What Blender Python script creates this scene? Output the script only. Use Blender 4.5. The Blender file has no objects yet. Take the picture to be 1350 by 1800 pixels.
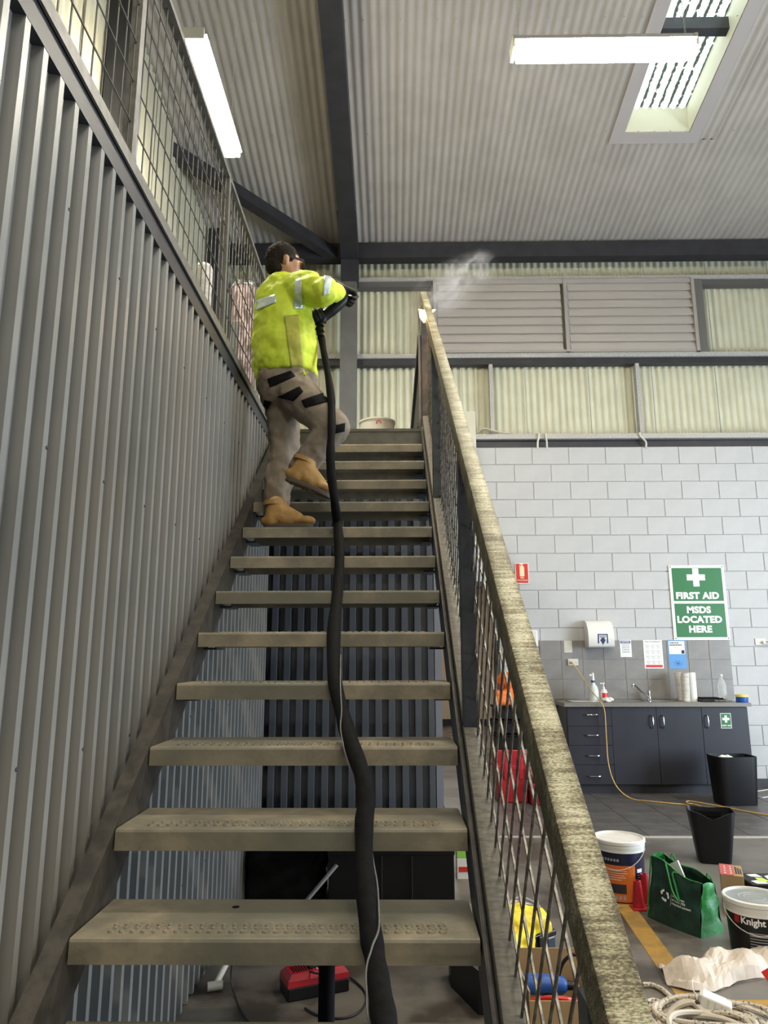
import bpy, bmesh, math, random
from mathutils import Vector, Matrix, noise
from mathutils.bvhtree import BVHTree
R = math.radians
PI = math.pi
random.seed(7)
col = bpy.context.scene.collection
sc = bpy.context.scene

# ------------------------------------------------------------------ camera
CZ = 1.40
f_, pitch, yaw, roll = 1250.0, .1984, -.0119, -.0021
cp, sp_ = math.cos(pitch), math.sin(pitch)
FW = Vector((math.sin(yaw)*cp, math.cos(yaw)*cp, sp_))
R0 = Vector((math.cos(yaw), -math.sin(yaw), 0))
U0 = R0.cross(FW)
RT = R0*math.cos(roll)+U0*math.sin(roll)
UP = -R0*math.sin(roll)+U0*math.cos(roll)
cd = bpy.data.cameras.new('camera'); cam = bpy.data.objects.new('camera', cd); col.objects.link(cam)
cd.sensor_fit = 'VERTICAL'; cd.sensor_height = 24.0; cd.lens = 24.0*f_/1800.0
cd.clip_start = .05; cd.clip_end = 200
m = Matrix((RT, UP, -FW)).transposed().to_4x4(); m.translation = Vector((0, 0, CZ)); cam.matrix_world = m
sc.camera = cam

def at(px, py, X=None, Y=None, Z=None):
    """point of the place seen at a pixel, on the plane X=, Y= or Z="""
    d = FW*f_+RT*(px-675)+UP*(900-py)
    ax, v = (0, X) if X is not None else ((1, Y) if Y is not None else (2, Z))
    o = Vector((0, 0, CZ))
    return o+d*((v-o[ax])/d[ax])

# ------------------------------------------------------------------ world, lights, exposure
w = bpy.data.worlds.new('sky'); sc.world = w; w.use_nodes = True
bg = w.node_tree.nodes['Background']; bg.inputs['Color'].default_value = (.80, .90, 1.0, 1); bg.inputs['Strength'].default_value = 4.0
sc.view_settings.view_transform = 'Standard'
sc.view_settings.look = 'None'
sc.view_settings.gamma = 1.0
sc.view_settings.use_curve_mapping = False
sc.view_settings.exposure = 0.25

def area(name, loc, to, sx, sy, power, color):
    l = bpy.data.lights.new(name, 'AREA'); l.shape = 'RECTANGLE'; l.size = sx; l.size_y = sy; l.energy = power; l.color = color
    o = bpy.data.objects.new(name, l); col.objects.link(o); o.location = loc
    o.rotation_euler = (Vector(to)-Vector(loc)).to_track_quat('-Z', 'Y').to_euler()
    return o
WARM = (1.0, .93, .79)
# added area light for cool daylight from the right; the wall stays closed
area('right_daylight_fill', (7.9, 3.4, 1.5), (0, 3.9, 1.0), 3.6, 2.6, 640, (.72, .85, 1.0))
# the further rows of hanging battens out of view
for nm_, bx_, by_, pw_ in (('near', .3, -1.6, 115), ('overhead', .9, 1.2, 45), ('near_right', 4.2, -1.5, 110), ('right', 5.6, 4.0, 110)):
    area('batten_light_'+nm_, (bx_, by_, 5.30), (bx_, by_, 0), 1.2, .2, pw_, WARM)
    area('added_roof_fill_'+nm_, (bx_, by_, 5.42), (bx_, by_, 9), 1.2, .2, pw_*.45, WARM)  # upward fill, added to brighten the roof

# ------------------------------------------------------------------ materials
def mat(name, c, rough=.6, metal=0., c2=None, sc_=8., stretch=(1, 1, 1), bump=0., bsc=None, lo=.4, hi=.6, spec=None, detail=4, c3=None):
    M = bpy.data.materials.new(name); M.use_nodes = True
    nt = M.node_tree; b = nt.nodes['Principled BSDF']
    b.inputs['Base Color'].default_value = (*c, 1); b.inputs['Roughness'].default_value = rough; b.inputs['Metallic'].default_value = metal
    if spec is not None: b.inputs['Specular IOR Level'].default_value = spec
    if c2 or bump:
        tc = nt.nodes.new('ShaderNodeTexCoord'); mp = nt.nodes.new('ShaderNodeMapping'); mp.inputs['Scale'].default_value = stretch
        nt.links.new(tc.outputs['Object'], mp.inputs['Vector'])
    if c2:
        n = nt.nodes.new('ShaderNodeTexNoise'); n.inputs['Scale'].default_value = sc_; n.inputs['Detail'].default_value = detail
        n.inputs['Roughness'].default_value = .6
        nt.links.new(mp.outputs[0], n.inputs['Vector'])
        r = nt.nodes.new('ShaderNodeValToRGB'); r.color_ramp.elements[0].position = lo; r.color_ramp.elements[1].position = hi
        r.color_ramp.elements[0].color = (*c, 1); r.color_ramp.elements[1].color = (*c2, 1)
        nt.links.new(n.outputs['Fac'], r.inputs['Fac'])
        src = r.outputs['Color']
        if c3:
            n3 = nt.nodes.new('ShaderNodeTexNoise'); n3.inputs['Scale'].default_value = sc_*.27; n3.inputs['Detail'].default_value = 3
            nt.links.new(tc.outputs['Object'], n3.inputs['Vector'])
            r3 = nt.nodes.new('ShaderNodeValToRGB'); r3.color_ramp.elements[0].position = .45; r3.color_ramp.elements[1].position = .62
            nt.links.new(n3.outputs['Fac'], r3.inputs['Fac'])
            mx = nt.nodes.new('ShaderNodeMix'); mx.data_type = 'RGBA'
            nt.links.new(r3.outputs['Color'], mx.inputs[0]); nt.links.new(src, mx.inputs[6]); mx.inputs[7].default_value = (*c3, 1)
            src = mx.outputs[2]
        nt.links.new(src, b.inputs['Base Color'])
    if bump:
        n2 = nt.nodes.new('ShaderNodeTexNoise'); n2.inputs['Scale'].default_value = bsc or sc_; n2.inputs['Detail'].default_value = 5
        nt.links.new(mp.outputs[0], n2.inputs['Vector'])
        bp = nt.nodes.new('ShaderNodeBump'); bp.inputs['Strength'].default_value = bump; bp.inputs['Distance'].default_value = .01
        nt.links.new(n2.outputs['Fac'], bp.inputs['Height']); nt.links.new(bp.outputs[0], b.inputs['Normal'])
    return M
def emit(name, c, s):
    M = bpy.data.materials.new(name); M.use_nodes = True; b = M.node_tree.nodes['Principled BSDF']
    b.inputs['Base Color'].default_value = (*c, 1); b.inputs['Emission Color'].default_value = (*c, 1); b.inputs['Emission Strength'].default_value = s
    return M
def glass(name, c, rough=.05, alpha=.3):
    M = bpy.data.materials.new(name); M.use_nodes = True; b = M.node_tree.nodes['Principled BSDF']
    b.inputs['Base Color'].default_value = (*c, 1); b.inputs['Roughness'].default_value = rough
    b.inputs['Transmission Weight'].default_value = 1.0-alpha; b.inputs['IOR'].default_value = 1.2
    return M
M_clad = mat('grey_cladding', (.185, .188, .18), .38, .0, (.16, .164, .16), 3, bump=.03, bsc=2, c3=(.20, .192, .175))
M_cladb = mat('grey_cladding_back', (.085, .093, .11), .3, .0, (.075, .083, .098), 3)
M_roof = mat('roof_steel', (.40, .37, .335), .5, .0, (.36, .333, .30), 2)
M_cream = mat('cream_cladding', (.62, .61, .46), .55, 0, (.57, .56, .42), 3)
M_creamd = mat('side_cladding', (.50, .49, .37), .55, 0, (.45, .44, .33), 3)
M_charcoal = mat('charcoal_paint', (.022, .022, .027), .5, 0, (.03, .03, .036), 6)
M_colpaint = mat('grey_column_paint', (.10, .10, .095), .55, 0, (.12, .12, .11), 6)
M_galv = mat('galvanised_steel', (.50, .48, .45), .5, .05, (.36, .35, .33), 60, detail=6)
M_galvL = mat('galvanised_angle', (.15, .14, .125), .5, .1, (.11, .105, .09), 25)
M_louvre = mat('louvre_slat', (.46, .42, .38), .5, 0)
M_block = mat('painted_block', (.50, .50, .495), .6, 0, (.47, .47, .465), 3, bump=.12, bsc=60)
M_mortar = mat('painted_mortar', (.44, .44, .435), .8)
M_concrete = mat('concrete_floor', (.155, .137, .115), .42, 0, (.055, .045, .035), 2.6, bump=.08, bsc=20, lo=.43, hi=.57, detail=10, c3=(.17, .16, .145))
M_tile = mat('dark_floor_tile', (.12, .112, .108), .4, 0, (.085, .08, .077), 5, bump=.1, bsc=40)
M_grout = mat('floor_grout', (.14, .135, .125), .8)
M_wtile = mat('splash_tile', (.25, .24, .225), .4, 0, (.22, .21, .20), 6)
M_wgrout = mat('splash_grout', (.34, .33, .31), .8)
M_tread = mat('dusty_tread', (.265, .228, .16), .55, .05, (.165, .15, .11), 8, bump=.12, bsc=50, c3=(.135, .132, .10), detail=8)
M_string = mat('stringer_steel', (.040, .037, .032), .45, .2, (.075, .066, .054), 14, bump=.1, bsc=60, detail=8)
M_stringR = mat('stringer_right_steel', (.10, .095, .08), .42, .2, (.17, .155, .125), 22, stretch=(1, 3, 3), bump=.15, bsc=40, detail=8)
M_rail = mat('stripped_rail', (.36, .35, .25), .42, .35, (.10, .085, .045), 80, stretch=(.6, 1.5, 1), bump=.3, bsc=90, lo=.40, hi=.66, detail=9, c3=(.19, .17, .10))
def rail_material():
    M = bpy.data.materials.new('stripped_rail'); M.use_nodes = True; nt = M.node_tree; b = nt.nodes['Principled BSDF']; N = nt.nodes.new; Lk = nt.links.new
    tc = N('ShaderNodeTexCoord'); mp = N('ShaderNodeMapping'); mp.inputs['Scale'].default_value = (.55, 1.5, 1); Lk(tc.outputs['Object'], mp.inputs['Vector'])
    fine = N('ShaderNodeTexNoise'); fine.inputs['Scale'].default_value = 330; fine.inputs['Detail'].default_value = 4; fine.inputs['Roughness'].default_value = .7; Lk(mp.outputs[0], fine.inputs['Vector'])
    big = N('ShaderNodeTexNoise'); big.inputs['Scale'].default_value = 9; big.inputs['Detail'].default_value = 6; big.inputs['Roughness'].default_value = .65; Lk(tc.outputs['Object'], big.inputs['Vector'])
    mp2 = N('ShaderNodeMapping'); mp2.inputs['Scale'].default_value = (.25, 3.0, 1); Lk(tc.outputs['Object'], mp2.inputs['Vector'])
    scr = N('ShaderNodeTexNoise'); scr.inputs['Scale'].default_value = 55; scr.inputs['Detail'].default_value = 5; Lk(mp2.outputs[0], scr.inputs['Vector'])
    sx = N('ShaderNodeSeparateXYZ'); Lk(tc.outputs['Object'], sx.inputs[0])
    def math_(op, a, b_=None, c_=None):
        n = N('ShaderNodeMath'); n.operation = op
        for i, v in enumerate((a, b_, c_)):
            if v is None: continue
            if isinstance(v, (int, float)): n.inputs[i].default_value = v
            else: Lk(v, n.inputs[i])
        return n.outputs[0]
    edge = math_('MULTIPLY', math_('MAXIMUM', math_('SUBTRACT', math_('ABSOLUTE', math_('SUBTRACT', sx.outputs[0], .252)), .012), 0.0), 9.0)
    v = math_('ADD', fine.outputs['Fac'], math_('MULTIPLY', math_('SUBTRACT', big.outputs['Fac'], .5), .75))
    v = math_('ADD', v, math_('MULTIPLY', math_('SUBTRACT', scr.outputs['Fac'], .5), -.55))
    v = math_('ADD', v, edge)
    r = N('ShaderNodeValToRGB'); cr = r.color_ramp; cr.elements[0].position = .33; cr.elements[0].color = (.50, .48, .36, 1); cr.elements[1].position = .70; cr.elements[1].color = (.055, .045, .022, 1)
    e = cr.elements.new(.46); e.color = (.31, .295, .19, 1); e = cr.elements.new(.57); e.color = (.15, .13, .07, 1)
    Lk(v, r.inputs['Fac']); Lk(r.outputs['Color'], b.inputs['Base Color']); b.inputs['Roughness'].default_value = .5; b.inputs['Metallic'].default_value = .25
    bp = N('ShaderNodeBump'); bp.inputs['Strength'].default_value = .25; bp.inputs['Distance'].default_value = .004; Lk(fine.outputs['Fac'], bp.inputs['Height']); Lk(bp.outputs[0], b.inputs['Normal'])
    return M
M_rail = rail_material()
M_post = mat('blue_black_post', (.035, .042, .052), .4, .1, (.05, .058, .068), 20, bump=.1, bsc=30)
M_rust = mat('heat_marked_post', (.035, .032, .034), .5, .2, (.17, .10, .085), 6, detail=6, lo=.5, hi=.7)
M_rod = mat('mesh_rod_steel', (.26, .235, .19), .4, .5, (.10, .09, .075), 40)
M_wire = mat('guard_wire', (.10, .092, .08), .5, .2)
M_black = mat('black_plastic', (.006, .006, .007), .42, spec=.35)
M_blackm = mat('black_matte', (.005, .005, .006), .85, spec=.15)
M_hose = mat('hose_sleeve', (.006, .006, .006), .75, 0, (.009, .0085, .0085), 40, bump=.15, bsc=60, spec=.08)
M_rubber = mat('rubber_cable', (.02, .02, .02), .5)
M_white = mat('white_plastic', (.75, .74, .70), .35)
M_offw = mat('offwhite_plastic', (.62, .60, .52), .4)
M_paperw = mat('white_paper', (.78, .77, .74), .7)
M_hiviz = mat('hi_vis_yellow', (.54, .66, .03), .65, 0, (.45, .56, .025), 5, bump=.5, bsc=12)
M_olive = mat('mesh_vent_olive', (.36, .36, .05), .8, 0, (.30, .31, .045), 40)
M_tape = mat('reflective_tape', (.62, .70, .68), .3, .3, (.40, .47, .46), 90, stretch=(1, 1, 4))
M_khaki = mat('khaki_cloth', (.205, .168, .125), .8, 0, (.18, .147, .108), 9, bump=.35, bsc=14)
M_boot = mat('tan_nubuck', (.40, .235, .075), .7, 0, (.31, .175, .05), 14, bump=.2, bsc=50)
M_sole = mat('boot_sole', (.07, .055, .04), .7)
M_skin = mat('skin', (.42, .22, .14), .5, 0, (.36, .18, .11), 12)
M_hair = mat('dark_hair', (.010, .008, .006), .85, 0, (.026, .019, .014), 160, bump=.5, bsc=220, spec=.15)
M_glove = mat('black_glove', (.005, .005, .0055), .6, 0, (.012, .012, .012), 30, spec=.3)
M_lens = mat('dark_lens', (.004, .004, .005), .08)
M_chrome = mat('chrome', (.65, .65, .65), .15, 1.0)
M_cab = mat('charcoal_laminate', (.022, .023, .032), .42, 0, (.019, .02, .028), 5)
M_top = mat('grey_laminate_top', (.23, .215, .19), .35, 0, (.19, .18, .16), 70)
M_steel = mat('sink_steel', (.45, .44, .41), .25, .9)
M_green = mat('sign_green', (.02, .16, .045), .45)
M_signw = mat('sign_white', (.80, .80, .78), .4)
M_signr = mat('sign_red', (.62, .03, .02), .4)
M_print = mat('black_print', (.02, .02, .025), .6)
M_gprint = mat('grey_print', (.35, .35, .36), .6)
M_blue = mat('poster_blue', (.10, .30, .62), .5)
M_dblue = mat('dark_blue', (.01, .03, .13), .45)
M_rb = mat('royal_blue', (.015, .09, .38), .45)
M_yellow = mat('yellow_plastic', (.75, .55, .03), .45)
M_redp = mat('red_plastic', (.38, .012, .022), .35)
M_redd = mat('dark_red_plastic', (.20, .006, .012), .4)
M_orange = mat('bucket_orange', (.66, .15, .02), .4)
M_orf = mat('orange_fabric', (.85, .18, .02), .7)
M_navy = mat('bucket_navy', (.012, .012, .04), .35)
M_ycord = mat('yellow_cord', (.65, .42, .12), .5)
M_gbag = mat('green_bag', (.008, .030, .019), .38, 0, (.013, .045, .028), 9, bump=.8, bsc=12)
M_gbagl = mat('bright_green_bag', (.03, .30, .06), .4, 0, (.015, .17, .035), 9, bump=.6, bsc=14)
M_card = mat('cardboard', (.36, .24, .12), .8, 0, (.32, .21, .10), 8)
M_cardr = mat('red_carton', (.45, .09, .09), .6)
M_kraft = mat('pale_paper_sack', (.56, .48, .40), .6, 0, (.50, .43, .36), 6, bump=.2, bsc=20)
M_rope = mat('speckled_cord', (.55, .49, .40), .7, 0, (.12, .10, .08), 90, stretch=(1, 1, 1), lo=.55, hi=.60)
M_ropep = mat('cream_cable', (.55, .49, .40), .5)
M_line = mat('floor_line_yellow', (.42, .24, .04), .6, 0, (.30, .18, .05), 12)
M_beige = mat('beige_wall', (.55, .46, .36), .7)
M_wallp = mat('plain_wall', (.45, .44, .41), .8)
M_roll = mat('white_fabric_roll', (.62, .60, .54), .8, 0, (.5, .48, .43), 12, stretch=(1, 1, 4), bump=.6, bsc=20)
M_pinkr = mat('mottled_pink_roll', (.42, .33, .32), .8, 0, (.10, .06, .055), 30, stretch=(1, 1, .35), lo=.45, hi=.6, detail=6)
M_water = glass('clear_plastic', (.9, .95, .95))
M_bag = mat('yellow_bag', (.85, .66, .02), .4, 0, (.75, .55, .02), 10, bump=.4, bsc=20)
M_tube = emit('tube_glow', (1.0, .92, .70), 8.0)
M_diff = emit('diffuser_glow', (1.0, .93, .78), 150.0)
M_spark = emit('spark_glow', (1.0, .50, .14), 9.0)
M_sparkw = emit('spark_core', (1.0, .86, .62), 28.0)
M_tub = mat('white_tub', (.72, .71, .62), .45)

# ------------------------------------------------------------------ mesh builder
ORG = {}
class MB:
    def __init__(s): s.v = []; s.f = []; s.mi = []; s.m = 0
    def add(s, vs, fs):
        n = len(s.v); s.v += [Vector(v) for v in vs]; s.f += [[i+n for i in q] for q in fs]; s.mi += [s.m]*len(fs); return s
    def box(s, x0, x1, y0, y1, z0, z1, M=None, bev=0):
        if bev:
            b = bev; c = ((x0+x1)/2, (y0+y1)/2, (z0+z1)/2); h = ((x1-x0)/2, (y1-y0)/2, (z1-z0)/2)
            bm = bmesh.new(); bmesh.ops.create_cube(bm, size=2)
            for v in bm.verts: v.co = Vector((c[0]+v.co.x*h[0], c[1]+v.co.y*h[1], c[2]+v.co.z*h[2]))
            bmesh.ops.bevel(bm, geom=bm.edges[:], offset=b, segments=2, affect='EDGES', profile=.5)
            bm.verts.index_update()
            vs = [v.co.copy() for v in bm.verts]; fs = [[v.index for v in fc.verts] for fc in bm.faces]; bm.free()
        else:
            vs = [Vector((x, y, z)) for z in (z0, z1) for y in (y0, y1) for x in (x0, x1)]
            fs = [(0, 2, 3, 1), (4, 5, 7, 6), (0, 1, 5, 4), (2, 6, 7, 3), (0, 4, 6, 2), (1, 3, 7, 5)]
        if M: vs = [M@v for v in vs]
        return s.add(vs, fs)
    def rings(s, rs, cap=True, closed=False):
        n = len(rs[0]); vs = [v for r in rs for v in r]; fs = []
        k = len(rs)
        for a in range(k if closed else k-1):
            b = (a+1) % k
            for i in range(n): j = (i+1) % n; fs.append((a*n+i, a*n+j, b*n+j, b*n+i))
        if cap and not closed: fs.append(tuple(range(n))[::-1]); fs.append(tuple((k-1)*n+i for i in range(n)))
        return s.add(vs, fs)
    def lathe(s, c, prof, seg=24, axis=None, cap=True, sx=1, sy=1):
        """prof = [(r, h)] round the axis through c"""
        ax = Vector(axis or (0, 0, 1)).normalized(); q = Vector((0, 0, 1)).rotation_difference(ax); c = Vector(c)
        return s.rings([[c+q@Vector((r*sx*math.cos(2*PI*i/seg), r*sy*math.sin(2*PI*i/seg), h)) for i in range(seg)] for r, h in prof], cap)
    def cyl(s, a, b, r, r2=None, seg=12):
        a = Vector(a); b = Vector(b); return s.lathe(a, [(r, 0), (r2 if r2 is not None else r, (b-a).length)], seg, b-a)
    def caps(s, a, b, ra, rb, seg=14, flat=1., up=None):
        """tapered capsule"""
        a = Vector(a); b = Vector(b); d = b-a; L = d.length; rs = []
        if L < 1e-6: d = Vector((0, 0, 1))
        ax = d.normalized(); x = ax.orthogonal().normalized() if up is None else (Vector(up)-ax*Vector(up).dot(ax)).normalized(); y = ax.cross(x)
        for k in range(1, 5): t = PI/2*k/5; rs.append((a-ax*ra*math.cos(t), ra*math.sin(t)))
        rs.append((a, ra)); rs.append((b, rb))
        for k in range(4, 0, -1): t = PI/2*k/5; rs.append((b+ax*rb*math.cos(t), rb*math.sin(t)))
        return s.rings([[c+(x*math.cos(2*PI*i/seg)*flat+y*math.sin(2*PI*i/seg))*r for i in range(seg)] for c, r in rs])
    def ell(s, c, rx, ry, rz, seg=20, M=None):
        c = Vector(c); rs = []
        for k in range(1, 12):
            t = PI*k/12; rs.append([Vector((rx*math.sin(t)*math.cos(2*PI*i/seg), ry*math.sin(t)*math.sin(2*PI*i/seg), rz*math.cos(t))) for i in range(seg)])
        if M: rs = [[M@v for v in r] for r in rs]
        return s.rings([[c+v for v in r] for r in rs][::-1])
    def tube(s, pts, r, seg=8, closed=False):
        pts = [Vector(p) for p in pts]; n = len(pts); rs = []; x = None
        for i, p in enumerate(pts):
            if closed: d = pts[(i+1) % n]-pts[i-1]
            else: d = pts[min(i+1, n-1)]-pts[max(i-1, 0)]
            if d.length < 1e-9: d = Vector((0, 0, 1))
            d.normalize()
            x = d.orthogonal().normalized() if x is None else (x-d*x.dot(d)).normalized()
            y = d.cross(x); rr = r[i] if isinstance(r, (list, tuple)) else r
            rs.append([p+(x*math.cos(2*PI*k/seg)+y*math.sin(2*PI*k/seg))*rr for k in range(seg)])
        return s.rings(rs, True, closed)
    def prism(s, poly, d):
        n = len(poly); d = Vector(d); a = [Vector(p) for p in poly]
        return s.rings([a, [p+d for p in a]])
    def bar(s, a, b, wx, wy, up=(0, 0, 1)):
        a = Vector(a); b = Vector(b); d = (b-a).normalized(); x = d.cross(Vector(up)).normalized(); y = x.cross(d)
        return s.rings([[p+x*sx*wx/2+y*sy*wy/2 for sx, sy in ((-1, -1), (1, -1), (1, 1), (-1, 1))] for p in (a, b)])
    def obj(s, name, mats, parent=None, smooth=False, local=False, org=None):
        me = bpy.data.meshes.new(name); o0 = Vector((0, 0, 0))
        if parent is not None and not local: o0 = ORG.get(parent.name, Vector((0, 0, 0)))
        elif org is not None: o0 = Vector(org)
        me.from_pydata([v-o0 for v in s.v] if not local else s.v, [], s.f)
        if not isinstance(mats, (list, tuple)): mats = [mats]
        for mm in mats: me.materials.append(mm)
        me.polygons.foreach_set('material_index', s.mi)
        bm = bmesh.new(); bm.from_mesh(me); bmesh.ops.recalc_face_normals(bm, faces=bm.faces); bm.to_mesh(me); bm.free()
        if smooth:
            me.polygons.foreach_set('use_smooth', [True]*len(me.polygons))
            try: me.set_sharp_from_angle(angle=R(smooth if smooth > 1 else 40))
            except Exception: pass
        o = bpy.data.objects.new(name, me); col.objects.link(o)
        if parent is not None: o.parent = parent
        elif org is not None: o.location = o0
        ORG[o.name] = o0 if not local else Vector((0, 0, 0))
        return o

def tag(o, label, cat=None, group=None, kind=None):
    if label: o['label'] = label
    if cat: o['category'] = cat
    if group: o['group'] = group
    if kind: o['kind'] = kind
    return o
def thing(name, loc, label, cat, group=None):
    o = bpy.data.objects.new(name, None); col.objects.link(o); o.location = loc; o.empty_display_size = .05
    ORG[o.name] = Vector(loc); return tag(o, label, cat, group)
def struct(o): o['kind'] = 'structure'; return o
def sroot(name, loc=(0, 0, 0)):
    o = bpy.data.objects.new(name, None); col.objects.link(o); o.location = loc; ORG[o.name] = Vector(loc); o['kind'] = 'structure'; return o
def shared(name, me, parent, loc, rotz=0):
    o = bpy.data.objects.new(name, me); col.objects.link(o); o.parent = parent
    o.location = Vector(loc)-ORG.get(parent.name, Vector((0, 0, 0))); o.rotation_euler.z = rotz; return o
def text_mb(body, size, align='CENTER', bold=0., space=1.0):
    c = bpy.data.curves.new('t', 'FONT'); c.body = body; c.size = size; c.align_x = align; c.align_y = 'CENTER'; c.offset = bold; c.space_character = space
    c.resolution_u = 3
    o = bpy.data.objects.new('t', c); col.objects.link(o)
    dg = bpy.context.evaluated_depsgraph_get(); me = bpy.data.meshes.new_from_object(o.evaluated_get(dg))
    vs = [v.co.copy() for v in me.vertices]; fs = [list(p.vertices) for p in me.polygons]
    bpy.data.objects.remove(o); bpy.data.curves.remove(c); bpy.data.meshes.remove(me)
    return vs, fs
def text(mb, body, size, c, x=(1, 0, 0), up=(0, 0, 1), align='CENTER', bold=0., sx=1., fn=None, space=1.0):
    vs, fs = text_mb(body, size, align, bold, space); c = Vector(c) if c is not None else None
    if fn: mb.add([fn(v.x*sx, v.y) for v in vs], fs)
    else:
        x = Vector(x).normalized(); up = Vector(up).normalized(); mb.add([c+x*v.x*sx+up*v.y for v in vs], fs)
    return mb
def smoothpath(pts, k=6):
    pts = [Vector(p) for p in pts]; out = []
    for i in range(len(pts)-1):
        p0 = pts[max(i-1, 0)]; p1 = pts[i]; p2 = pts[i+1]; p3 = pts[min(i+2, len(pts)-1)]
        for j in range(k):
            t = j/k; out.append(.5*((2*p1)+(p2-p0)*t+(2*p0-5*p1+4*p2-p3)*t*t+(3*p1-p0-3*p2+p3)*t**3))
    out.append(pts[-1]); return out
def remesh(o, vox, sm=6, disp=None):
    md = o.modifiers.new('remesh', 'REMESH'); md.mode = 'VOXEL'; md.voxel_size = vox; md.use_smooth_shade = True
    s = o.modifiers.new('smooth', 'SMOOTH'); s.iterations = sm; s.factor = .5
    if disp:
        t = bpy.data.textures.new(o.name+'_folds', 'CLOUDS'); t.noise_scale = disp[1]; t.noise_depth = 2
        d = o.modifiers.new('folds', 'DISPLACE'); d.texture = t; d.strength = disp[0]; d.mid_level = .5; d.texture_coords = 'LOCAL'
    return o

# ================================================================== SETTING
# ---- floor
fl = struct(MB().box(-8, 9, -6, 16, -.2, 0).obj('floor', M_concrete))
tm = MB().box(-.197, .197, -.197, .197, 0, .006, bev=.002).obj('floor_tile', M_tile, fl)
tme = tm.data; bpy.data.objects.remove(tm)
for i in range(13):
    for j in range(5):
        shared('floor_tile', tme, fl, (.0+.4*i+.2, 5.99+.4*j+.2, 0), 0)
MB().box(-.02, 5.22, 5.98, 8.0, .0005, .002).obj('grout_bed', M_grout, fl)
MB().box(-.02, 5.22, 5.945, 5.98, 0, .007).obj('tile_edge_strip', mat('pale_strip', (.45, .43, .38), .5), fl)
# painted yellow lines on the concrete
a = at(1097, 1590, Z=0); b = at(1216, 1758, Z=0); d = (b-a).normalized(); nrm = Vector((-d.y, d.x, 0))*.052
a = a-d*1.2
y1 = MB(); q = [a-nrm, b-nrm, b+nrm, a+nrm]; y1.prism([p+Vector((0, 0, .0006)) for p in q], (0, 0, .0012))
yb = at(1150, 1768, Z=0).y; y1.box(.45, 5.0, yb-.05, yb+.05, .0006, .0018)
y1.obj('painted_line', M_line, fl)

# ---- left clad wall (faces the stairs) built of ribbed sheets
def rib_sheet(p0, ux, n, z0, z1, nrm, period=.0875, pan=.052, slope=.006, crest=.0235, h=.029, zt=None):
    """trapezoidal-rib steel sheet: n ribs running up from z0 to z1, along ux from p0, ribs standing out along nrm"""
    p0 = Vector(p0); ux = Vector(ux); nrm = Vector(nrm); prof = []
    for i in range(n):
        x = i*period
        prof += [(x, 0), (x+pan, 0), (x+pan+slope, h), (x+pan+slope+crest, h)]
    prof.append((n*period, 0))
    b = MB(); k = len(prof); T = .0012
    lo = [p0+ux*x+nrm*y for x, y in prof]
    vs = [Vector((v.x, v.y, z0)) for v in lo]+[Vector((v.x, v.y, z1)) for v in lo]
    b.add(vs, [(i, i+1, k+i+1, k+i) for i in range(k-1)])
    return b
wl = sroot('wall_left', (-.875, 0, 0))
# continuous backing so that no light leaks, then the sheets
MB().box(-.96, -.885, -6, 4.83, 0, 2.93).obj('wall_frame', M_blackm, wl)
y = -2.0
while y < 4.8:
    n = 8 if y+.7 < 4.83 else int((4.83-y)/.0875)
    if n < 1: break
    b = rib_sheet((-.875, y, 0), (0, 1, 0), n, .01, 2.935, (1, 0, 0)); b.obj('cladding_sheet', M_clad, wl)
    y += n*.0875
# screws
s = MB()
for z in (.5, 1.15, 1.9, 2.55):
    for k in range(0, 70, 4):
        yy = -1.2+k*.0875+.066
        if yy < 4.7: s.lathe((-.846, yy, z), [(.005, 0), (.005, .002), (.003, .003)], 6, (1, 0, 0))
s.obj('screw_heads', M_charcoal, wl)['kind'] = 'stuff'
# ledge angle along the head of that wall
b = MB(); b.box(-.90, -.835, -2, 4.84, 2.972, 2.98); b.box(-.841, -.833, -2, 4.84, 2.935, 2.98)
struct(b.obj('trim_1', M_galvL))
# mezzanine floor and landing
struct(MB().box(-2.45, -.845, -2, 8.1, 2.86, 2.970).obj('mezzanine_floor', M_charcoal))
ld = sroot('landing', (0, 5, 2.9))
MB().box(-.845, .215, 4.86, 8.1, 2.80, 2.955).obj('landing_deck', mat('landing_underside', (.05, .05, .05), .6), ld)
MB().box(-.845, .215, 4.845, 4.858, 2.83, 2.976).obj('edge_channel', mat('olive_grey_steel', (.07, .068, .055), .45, .2, (.05, .05, .04), 12), ld)
MB().box(-.845, .215, 4.84, 8.1, 2.956, 2.978).obj('deck_plate', M_string, ld)
# wall below the landing
wu = sroot('wall_under_landing', (0, 5, 0))
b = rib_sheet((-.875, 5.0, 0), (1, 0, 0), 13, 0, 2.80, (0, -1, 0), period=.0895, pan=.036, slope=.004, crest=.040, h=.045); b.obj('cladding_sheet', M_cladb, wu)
MB().box(.285, .33, 4.955, 5.04, 0, 2.80).obj('corner_trim', mat('corner_steel', (.20, .21, .25), .4, .1), wu)
MB().box(-.96, .30, 5.03, 5.06, 0, 2.80).obj('wall_frame', M_blackm, wu)
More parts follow.
